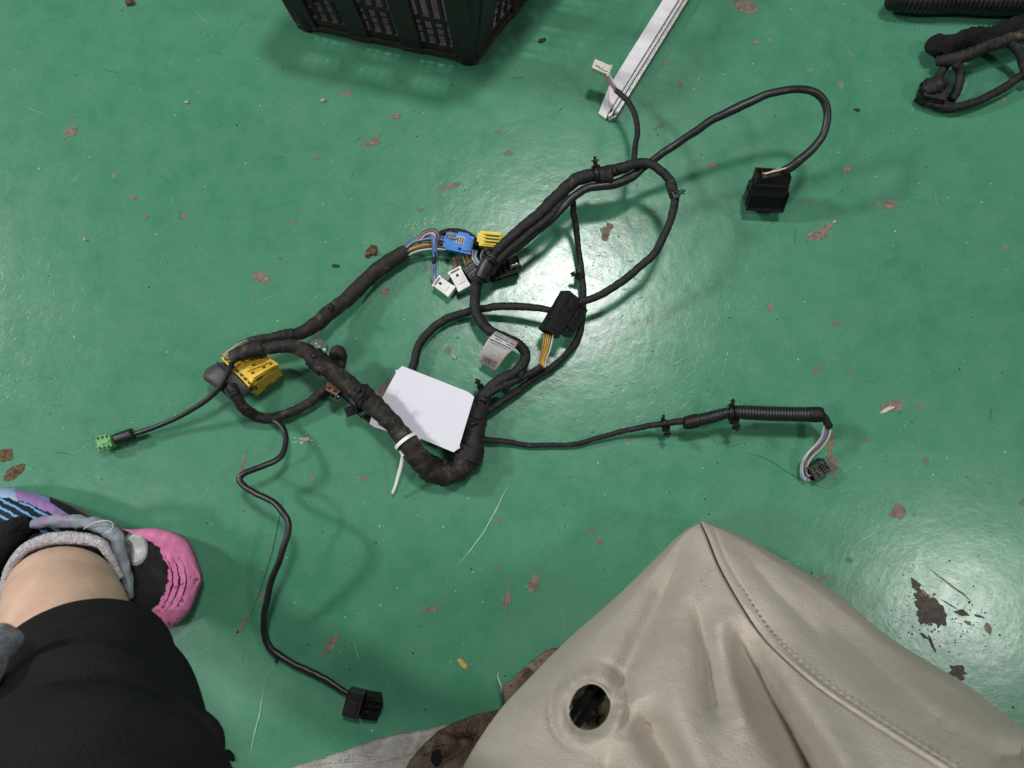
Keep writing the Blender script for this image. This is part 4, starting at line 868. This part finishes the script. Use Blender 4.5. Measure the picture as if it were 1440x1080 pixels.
def seat_z(x, y, t, f, side_):
    """height (m). f: 0 at the seam, 1 at the outer edge"""
    z = .11 + .30 * t ** .85
    if side_ < 0: z -= (.050 + .10 * t) * f ** 1.5 * min(1, t / .1) + .030 * max(0, (f - .86) / .14) ** 2
    else: z -= (.030 + .09 * t) * f ** 1.8 * min(1, t / .1) + .020 * max(0, (f - .86) / .14) ** 2
    for pl, dep, wd in folds:
        dd, tt = seg_dist(x, y, pl)
        if dd < wd * 3.5:
            e = min(1, tt / .35 + .02) * (min(1, (1 - tt) / .15 + .6))
            z += dep * 1.5 / 1000 * e * (.8 * math.exp(-(dd / (wd * 1.25)) ** 2) + (.20 if dep < 0 else .05) * math.exp(-dd / (wd * .45)))
    z += .0022 * noise.noise(Vector((x / 60, y / 60, 0))) + .0006 * noise.noise(Vector((x / 16, y / 16, 4)))
    h = hole_d(x, y)
    aa = math.atan2(y - HY, x - HX)
    if h < 3: z += -.004 * math.exp(-((h - 1.0) / .25) ** 2) + (.0022 + .0018 * math.sin(2 * aa + 1)) * math.exp(-((h - 1.45) / .30) ** 2) - (.0028 + .0026 * math.sin(aa * 2 + 2.2)) * math.exp(-((h - 1.9) / .16) ** 2) + .0008 * math.sin(aa * 11 + 2 * math.sin(aa * 3)) * math.exp(-((h - 1.35) / .35) ** 2)
    return z
def panel(name, Edge, side_, nu, nv):
    V = []; F = []; keep = {}; hd = []
    ts = np.linspace(0.0005, 1, nv); fs = list(np.linspace(0, 1, nu)); skirt = 7
    for i, t in enumerate(ts):
        sx, sy = interp(Sc, t); ex, ey = interp(Edge, t); 
        for j, f in enumerate(fs):
            x = sx + (ex - sx) * f; y = sy + (ey - sy) * f
            h = hole_d(x, y); h0 = h
            if side_ < 0 and h < 1.6:
                h2 = 1.0 if h < .62 else 1 + (h - .62) / (1.6 - .62) * .6
                k = h2 / max(h, 1e-3); x = HX + (x - HX) * k; y = HY + (y - HY) * k
            z = seat_z(x, y, t, f, side_)
            # groove and welt beside the seam
            dpx = f * math.hypot(ex - sx, ey - sy)
            if side_ < 0: z -= .0050 * math.exp(-(dpx / 4.0) ** 2)
            else: z += .0022 * math.exp(-((dpx - 4) / 4.5) ** 2) - .0012 * math.exp(-((dpx - 13) / 2.4) ** 2)
            V.append(at(x, y, z)); hd.append(h0)
        # skirt curls under: tucked inwards, down to the floor
        zb = V[-1].z; P1 = V[-1]; nx_, ny_ = (sx - ex), (sy - ey); l = math.hypot(nx_, ny_) or 1
        for k in range(1, skirt + 1):
            q = k / skirt; inset = min(l * .8, 26 * math.sin(q * 1.5) * min(1, l / 60 + .2)); zz_ = zb * (1 - q) + .012 * q
            V.append(at(ex + nx_ / l * inset, ey + ny_ / l * inset, zz_)); hd.append(9)
    w_ = nu + skirt
    for i in range(nv - 1):
        for j in range(w_ - 1):
            q = (i * w_ + j, i * w_ + j + 1, (i + 1) * w_ + j + 1, (i + 1) * w_ + j)
            if side_ < 0 and all(hd[a] < .62 for a in q): continue
            F.append(q)
    used_ = sorted({a for f in F for a in f}); mp = {a: i for i, a in enumerate(used_)}
    o = mesh(name, [V[a] for a in used_], [tuple(mp[a] for a in f) for f in F], M_leather, seat)
    s = o.modifiers.new('s', 'SOLIDIFY'); s.thickness = .0014; s.offset = -1
    return o
pl_ = panel('leather_panel', Lc, -1, 150, 190); pr_ = panel('leather_panel', Rc, 1, 90, 150)
tag(pl_, 'folded left leather panel with round hole'); tag(pr_, 'smoother right leather panel beside the seam')
# piping along the seam
pp = []
for t in np.linspace(.0, 1, 60):
    x, y = interp(Sc, t); q = at(x + 1.5, y - 1, seat_z(x, y, t, 0, 1) + .0006); pp.append((q.x, q.y, q.z, .0013 + .0006 * t))
V, F = sweep(pp, .002, 12, None); mesh('seam_piping', V, F, M_leather, seat)
# stitches: one shared mesh
sv, sf = boxvf(0, 0, 0, .0030, .0009, .0007); sme = bpy.data.meshes.new('stitch'); sme.from_pydata(sv, [], sf); sme.materials.append(M_stitch)
s_len = 0; last = None; 
for t in np.linspace(.02, .88, 1400):
    x, y = interp(Sc, t); x2, y2_ = interp(Sc, min(1, t + .004)); dx, dy = x2 - x, y2_ - y; l = math.hypot(dx, dy)
    ox, oy = x + dy / l * 13, y - dx / l * 13
    ex, ey = interp(Rc, t); f = 13 / max(14, math.hypot(ex - x, ey - y))
    p = at(ox, oy, seat_z(ox, oy, t, f, 1) - .0006)
    if last is not None and (p - last).length < .0058: continue
    p2 = at(ox + dx, oy + dy, seat_z(ox + dx, oy + dy, min(1, t + .004), f, 1) - .0006); last = p
    o = link('stitch', sme, seat, p); o.rotation_euler = (p2 - p).to_track_quat('X', 'Z').to_euler()
# felt backing and parts seen through the hole
def lump_sheet(name, pts, z, m_, parent, th=.006, amp=.006, res=5, label=None):
    xs = [p[0] for p in pts]; ys = [p[1] for p in pts]; n = len(pts)
    c = (sum(xs) / n, sum(ys) / n); V = []; F = []; K_ = 9; dense = []
    for i in range(n):
        for q in range(5):
            f = q / 5; dense.append((pts[i][0] * (1 - f) + pts[(i + 1) % n][0] * f + 2.2 * noise.noise(Vector((i + f * 3, xs[0], 0))) * (q > 0), pts[i][1] * (1 - f) + pts[(i + 1) % n][1] * f + 2.2 * noise.noise(Vector((i + f * 3, ys[0], 9))) * (q > 0)))
    N_ = len(dense)
    for k in range(K_ + 1):
        g = 1 - k / K_
        for (x, y) in dense:
            X, Y = c[0] + (x - c[0]) * g, c[1] + (y - c[1]) * g
            zz_ = z / 1000 + amp * noise.fractal(Vector((X / 22, Y / 22, 1)), 1, 2, 4) + (th if k else th * .4)
            V.append(at(X, Y, max(.001, zz_)))
    V += [Vector((v.x, v.y, max(.0006, v.z - th))) for v in V[:N_]]
    for k in range(K_):
        for i in range(N_): F.append((k * N_ + i, k * N_ + (i + 1) % N_, (k + 1) * N_ + (i + 1) % N_, (k + 1) * N_ + i))
    b_ = (K_ + 1) * N_
    for i in range(N_): F.append((i, (i + 1) % N_, b_ + (i + 1) % N_, b_ + i))
    o = mesh(name, V, F, m_, parent)
    if label: o['label'] = label
    return o
lump_sheet('felt_backing', [(787, 911), (770, 915), (748, 930), (722, 955), (706, 966), (711, 990), (740, 1010), (790, 980), (830, 950), (815, 920)], 30, M_foam, seat, .006, .014)
fb = lump_sheet('felt_backing', [(712, 996), (690, 1003), (672, 1006), (640, 1018), (616, 1030), (594, 1050), (575, 1072), (560, 1110), (580, 1150), (680, 1160), (740, 1080), (770, 1010), (740, 1000)], 40, M_foam, seat, .008, .016)
hv = [at(614 + 8 * math.cos(a) * (1 + .3 * noise.noise(Vector((math.cos(a) * 2, math.sin(a) * 2, 0)))), 1066 + 10 * math.sin(a) * (1 + .3 * noise.noise(Vector((math.cos(a) * 2, math.sin(a) * 2, 3)))), .0565) for a in np.linspace(0, 2 * math.pi, 24)[:-1]]
hv += [v - Vector((0, 0, .004)) for v in hv]
mesh('hole_shade', hv, [tuple(range(23)), tuple(23 + k for k in range(23))] + [(k, (k + 1) % 23, 23 + (k + 1) % 23, 23 + k) for k in range(23)], M_bfuzz, seat, smooth=False)  # flat dark disc, its black stands in for shade inside a felt hole
strip_pts = [(706, 968), (702, 958), (700, 948)]
tube('loose_thread', [(708, 975, 20, 1.6), (704, 962, 22, 1.5), (700, 952, 16, 1.5), (702, 944, 8, 1.3)], M_w['white'], seat, None, .002, 6)
tube('frame_rod', [(788, 1030, 170, 11), (815, 992, 190, 11), (850, 945, 195, 11)], M_blk, seat, None, .004, 16)
tube('frame_rod', [(800, 1036, 160, 12), (829, 996, 180, 12), (866, 950, 185, 12)], M_blk, seat, None, .004, 16)
lump_sheet('foam_padding', [(790, 1000), (815, 1040), (850, 1050), (890, 1010), (880, 950), (840, 935), (800, 960)], 110, mat('yellowed_foam', (.32, .28, .19), .9, (.12, .10, .07), .9, 60, 1, 200, .2), seat, .01, .02)

felt = lump_sheet('felt_sheet', [(760, 1000), (718, 999), (688, 1009), (650, 1015), (600, 1026), (560, 1033), (520, 1043), (480, 1058), (448, 1069), (410, 1079), (360, 1110), (420, 1200), (760, 1220)], 3, M_felt, None, .004, .004)
tag(felt, 'grey white felt sheet lying on the floor under the leather cover', 'felt')
flake('plastic_scrap', 322, 1062, 9, 6, 40, M_blk, 'small black scrap on the floor beside the black trousers', th=.005)

# ------------------------------------------------------------------ person: foot and shin, shoe, trousers
def wr_leg(t, a, p): return .02 * noise.noise(p * 30)
person = loft('person', [(150, 790, 152, 850, 20, .3), (120, 780, 130, 860, 38, .5), (55, 800, 120, 850, 58, .8), (22, 828, 145, 820, 80, .75), (10, 836, 166, 818, 105, .76), (5, 856, 178, 836, 125, .76), (0, 884, 186, 862, 150, .78), (6, 960, 194, 930, 205, .8), (10, 1015, 205, 985, 240, .8), (0, 1110, 220, 1070, 310, .8), (-80, 1350, 220, 1290, 400, .8), (-400, 1900, 100, 1800, 440, .8)], M_skin, None, 40, 1.0, 2.0, 2, wr_leg)
tag(person, 'seated person seen from above, bare ankle, black trousers and a pink toed sneaker', 'person')
def wr_p(t, a, p):
    q = min(1, t * 5); return q * (.026 * math.sin(a * 3 + t * 26 + 3 * noise.noise(p * 8)) * (1 if t < .7 else 0) + .07 * noise.noise(p * 17) + .065 * noise.noise(Vector((p.x * 12, p.y * 36, p.z * 18))) + .008 * noise.noise(p * 60))
pants = loft('trousers', [(-8, 985, 246, 922, 205, .80), (-12, 985, 254, 926, 208, .82), (-18, 1002, 274, 948, 222, .84), (-25, 1026, 278, 978, 245, .85), (-38, 1050, 288, 1006, 262, .85), (-45, 1072, 306, 1030, 276, .85), (-55, 1096, 306, 1048, 290, .85), (-70, 1120, 286, 1072, 304, .85), (-90, 1160, 325, 1102, 325, .85), (-120, 1230, 380, 1180, 360, .9), (-260, 1500, 380, 1400, 420, .8), (-500, 2000, 240, 1850, 450, .8)], M_pants, person, 72, .9, 2.1, 3, wr_p)
torso = loft('unseen_torso', [(560, 1960, 900, 1960, 300, .7), (500, 2300, 940, 2300, 420, .7), (420, 2500, 1020, 2500, 460, .6)], M_pants, person, 24, .7, 2.2, 2)  # unseen torso and head of the person, added to shade the lower floor
torso.data.clear_geometry()
Vt = []; Ft = []; nt_ = 28
for i_, (yy, zz_, hw_, hd_) in enumerate([(-.62, .34, .19, .15), (-.56, .45, .20, .15), (-.50, .60, .21, .15), (-.42, .78, .23, .15), (-.34, .95, .25, .15), (-.30, 1.10, .24, .14), (-.27, 1.18, .10, .09), (-.24, 1.26, .09, .10), (-.23, 1.36, .08, .09)]):
    for k_ in range(nt_):
        a_ = 2 * math.pi * k_ / nt_; Vt.append(Vector((-.12 + hw_ * math.cos(a_), yy + hd_ * math.sin(a_), zz_)) - W[torso])
    if i_: Ft += [((i_ - 1) * nt_ + k_, (i_ - 1) * nt_ + (k_ + 1) % nt_, i_ * nt_ + (k_ + 1) % nt_, i_ * nt_ + k_) for k_ in range(nt_)]
Ft += [tuple(range(nt_))[::-1], tuple(8 * nt_ + k_ for k_ in range(nt_))]
torso.data.from_pydata(Vt, [], Ft); torso.data.polygons.foreach_set('use_smooth', [True] * len(torso.data.polygons))
loft('hem', [(-9, 985, 247, 921.5, 204, .805), (-11, 985, 251.5, 924, 207, .815), (-14.5, 990, 257, 930, 211, .83)], M_pants, person, 72, .8, 2.1, 1)
cuffm = tube('fleece_sleeve', [(-60, 960, 330, 70), (-28, 935, 320, 66), (-6, 912, 310, 58), (12, 895, 300, 40), (20, 888, 296, 16)], M_fuzz, person, r_tape(.05, .02, .35), .003, 30)
# sneaker
sn = thing('tmp', 'x', 'x', at(100, 800, 0)); sn.name = 'sneaker'
sn.parent = person; sn.location = W[sn] - W[person]
for k_ in ('label', 'category'): del sn[k_]
sn['label'] = 'black sneaker with pink toe, white mesh patch and blue and purple streaks'
TT = smooth_curve([(0, -110, 735), (.1, -60, 700), (.22, -5, 686), (.36, 45, 692), (.48, 92, 708), (.60, 140, 734), (.70, 178, 744), (.80, 216, 743), (.88, 246, 750), (.94, 266, 766), (1, 281, 806)])
BB = smooth_curve([(0, -112, 800), (.1, -60, 850), (.22, -5, 862), (.36, 45, 868), (.48, 92, 876), (.60, 135, 884), (.70, 170, 888), (.80, 208, 889), (.88, 240, 883), (.94, 264, 862), (1, 282, 818)])
def shoe_col(x, y, top_):
    n1 = noise.fractal(Vector((x / 9, y / 9, 0)), 1, 2, 4); n2 = noise.noise(Vector((x / 30, y / 30, 5)))
    xb = np.interp(y, [735, 745, 755, 770, 800, 820, 845, 860, 875, 890], [150, 172, 202, 224, 238, 236, 226, 212, 196, 180]) + 3 * n1
    if x > xb:
        c = np.array([.92, .27, .53]); 
        st = math.sin((x * .9 + 14 * math.sin(y / 24)) / 2.7 + n1 * 2); c = c * (.93 + .07 * st + .07 * n1)
        for cx_, w_ in ((243, 1.6), (252, 1.8), (262, 1.4)):
            xc = cx_ - ((y - 815) / 30) ** 2 * 9 + 1.5 * n1
            if abs(x - xc) < w_ * (1 - abs(y - 822) / 44) and 782 < y < 862: return (.015, .01, .02)
        if y > 858: c = c * .75
        if n1 > .42 and y > 800: c = c * .45
        return tuple(c)
    h = math.hypot((x - 190) / 17, (y - 771) / 23)
    if 150 < x:
        h2 = math.hypot((x - 174) / 17, (y - 778) / 24)
        if h < .86 and h2 > .92: return (.80, .81, .80) if (int(x * .8) + int(y * .8)) % 2 else (.40, .41, .42)
        if h < 1.05: return (.16, .165, .17) if x < 186 else (.30, .31, .32)
        return (.012, .012, .013) if n2 < .2 else (.022, .022, .023)
    # quarter: pale blue band, purple swoosh, cyan threads on black
    yb = np.interp(x, [-100, 0, 40, 70, 100, 140], [715, 692, 700, 715, 735, 752]); d_ = y - yb
    if -9 < d_ < 7 + 3 * n1 and x < 108: return (.36, .46, .72) if x < 22 + 8 * n1 else (.38, .22, .52)
    if 8 < d_ < 40 and x < 85 and math.sin((x * .55 - y) / 1.9 + n1) > .55: return (.14, .38, .66)
    if x < 70 and d_ < -9: return (.30, .40, .62)
    return (.016, .016, .018)
nS, nA = 420, 190; V = []; F = []; cols = []
for i in range(nS):
    s_ = i / (nS - 1); tx, ty = interp(TT, s_); bx, by = interp(BB, s_)
    hgt = np.interp(s_, [0, .08, .3, .5, .62, .72, .84, .93, 1], [.045, .070, .078, .078, .072, .062, .050, .038, .024])
    for j in range(nA):
        v = -1 + 2 * j / (nA - 1); th_ = v * math.pi / 2; vv_ = math.sin(th_); g = abs(math.cos(th_)) ** .62
        z = .014 + (hgt - .014) * g + .0005 * noise.noise(Vector((tx / 8, v * 6, 0)))
        if s_ > .75: z += .0006 * math.sin(v * 5 + s_ * 55) * g
        f = (vv_ + 1) / 2; x = tx + (bx - tx) * f; y = ty + (by - ty) * f
        V.append(at(x, y, z)); cols.append((*shoe_col(x, y, g), 1))
V += [Vector((v.x, v.y, .004)) for v in (V[0],)]; V.pop()
for i in range(nS - 1):
    for j in range(nA - 1): F.append((i * nA + j, i * nA + j + 1, (i + 1) * nA + j + 1, (i + 1) * nA + j))
m = bpy.data.materials.new('sneaker_upper'); nt, N, L, P = nodes(m)
ca = N.new('ShaderNodeVertexColor'); ca.layer_name = 'pattern'; L.new(ca.outputs[0], P.inputs['Base Color']); P.inputs['Roughness'].default_value = .65; P.inputs['Specular IOR Level'].default_value = .2
pos = N.new('ShaderNodeNewGeometry').outputs['Position']; bb = N.new('ShaderNodeBump'); bb.inputs['Strength'].default_value = .35; bb.inputs['Distance'].default_value = .001
L.new(nz(900, 3), bb.inputs['Height']); L.new(bb.outputs[0], P.inputs['Normal'])
up_ = mesh('upper', V, F, m, sn); at_ = up_.data.color_attributes.new('pattern', 'FLOAT_COLOR', 'POINT')
at_.data.foreach_set('color', np.array(cols, 'f').ravel())
# sole
V = []; F = []; out = [interp(TT, s) for s in np.linspace(0, 1, 50)] + [interp(BB, s) for s in np.linspace(1, 0, 50)]
n = len(out); c = np.mean(out, axis=0)
for z, k in ((.0, .955), (.004, .985), (.013, .992), (.019, .965)):
    for q in out: p = at(*(c + (q - c) * k), .014); V.append(Vector((p.x, p.y, z)))
for r_ in range(3):
    for i in range(n): F.append((r_ * n + i, r_ * n + (i + 1) % n, (r_ + 1) * n + (i + 1) % n, (r_ + 1) * n + i))
F.append(tuple(range(n))); F.append(tuple(3 * n + i for i in range(n))); mesh('sole', V, F, M_sole, sn)
tube('collar', [(46, 737, 86, 13), (72, 733, 88, 17), (105, 733, 90, 19), (140, 739, 90, 20), (160, 752, 88, 20), (168, 776, 86, 17), (175, 802, 82, 17), (181, 824, 74, 13), (184, 840, 66, 7)], M_tie_dye, person, lambda s_, a_, r_, sd: r_ * (1 + .35 * noise.noise(Vector((s_ * 90, math.cos(a_) + sd, math.sin(a_)))) + .12 * noise.noise(Vector((s_ * 300, math.cos(a_) * 2, math.sin(a_) * 2 + sd)))), .0012, 26)
tube('collar', [(-50, 850, 80, 50), (-28, 800, 82, 52), (0, 765, 84, 46), (26, 742, 84, 34), (44, 736, 82, 20)], M_bfuzz, person, r_tape(.02, .03, .3), .0018, 26)
def r_terry(s, a, r, sd): return r * (1 + .10 * noise.noise(Vector((s * 700, math.cos(a) * 2 + sd, math.sin(a) * 2))) + .12 * noise.noise(Vector((s * 120, sd, a * .3))))
tube('sock_cuff', [(2, 880, 104, 9), (3, 850, 104, 11), (6, 822, 103, 12), (16, 795, 102, 13), (34, 773, 101, 15), (62, 760, 100, 17), (95, 756, 100, 18), (125, 759, 100, 17), (144, 766, 100, 15), (154, 782, 100, 12), (163, 798, 98, 10), (170, 812, 94, 8)], M_terry, person, r_terry, .0008, 22)
tube('thread_loop', [(118, 744, 100, 1.5), (130, 736, 104, 1.5), (148, 732, 106, 1.5), (159, 736, 104, 1.5), (157, 744, 102, 1.5), (148, 750, 101, 1.5)], M_w['white'], person, None, .002, 6)
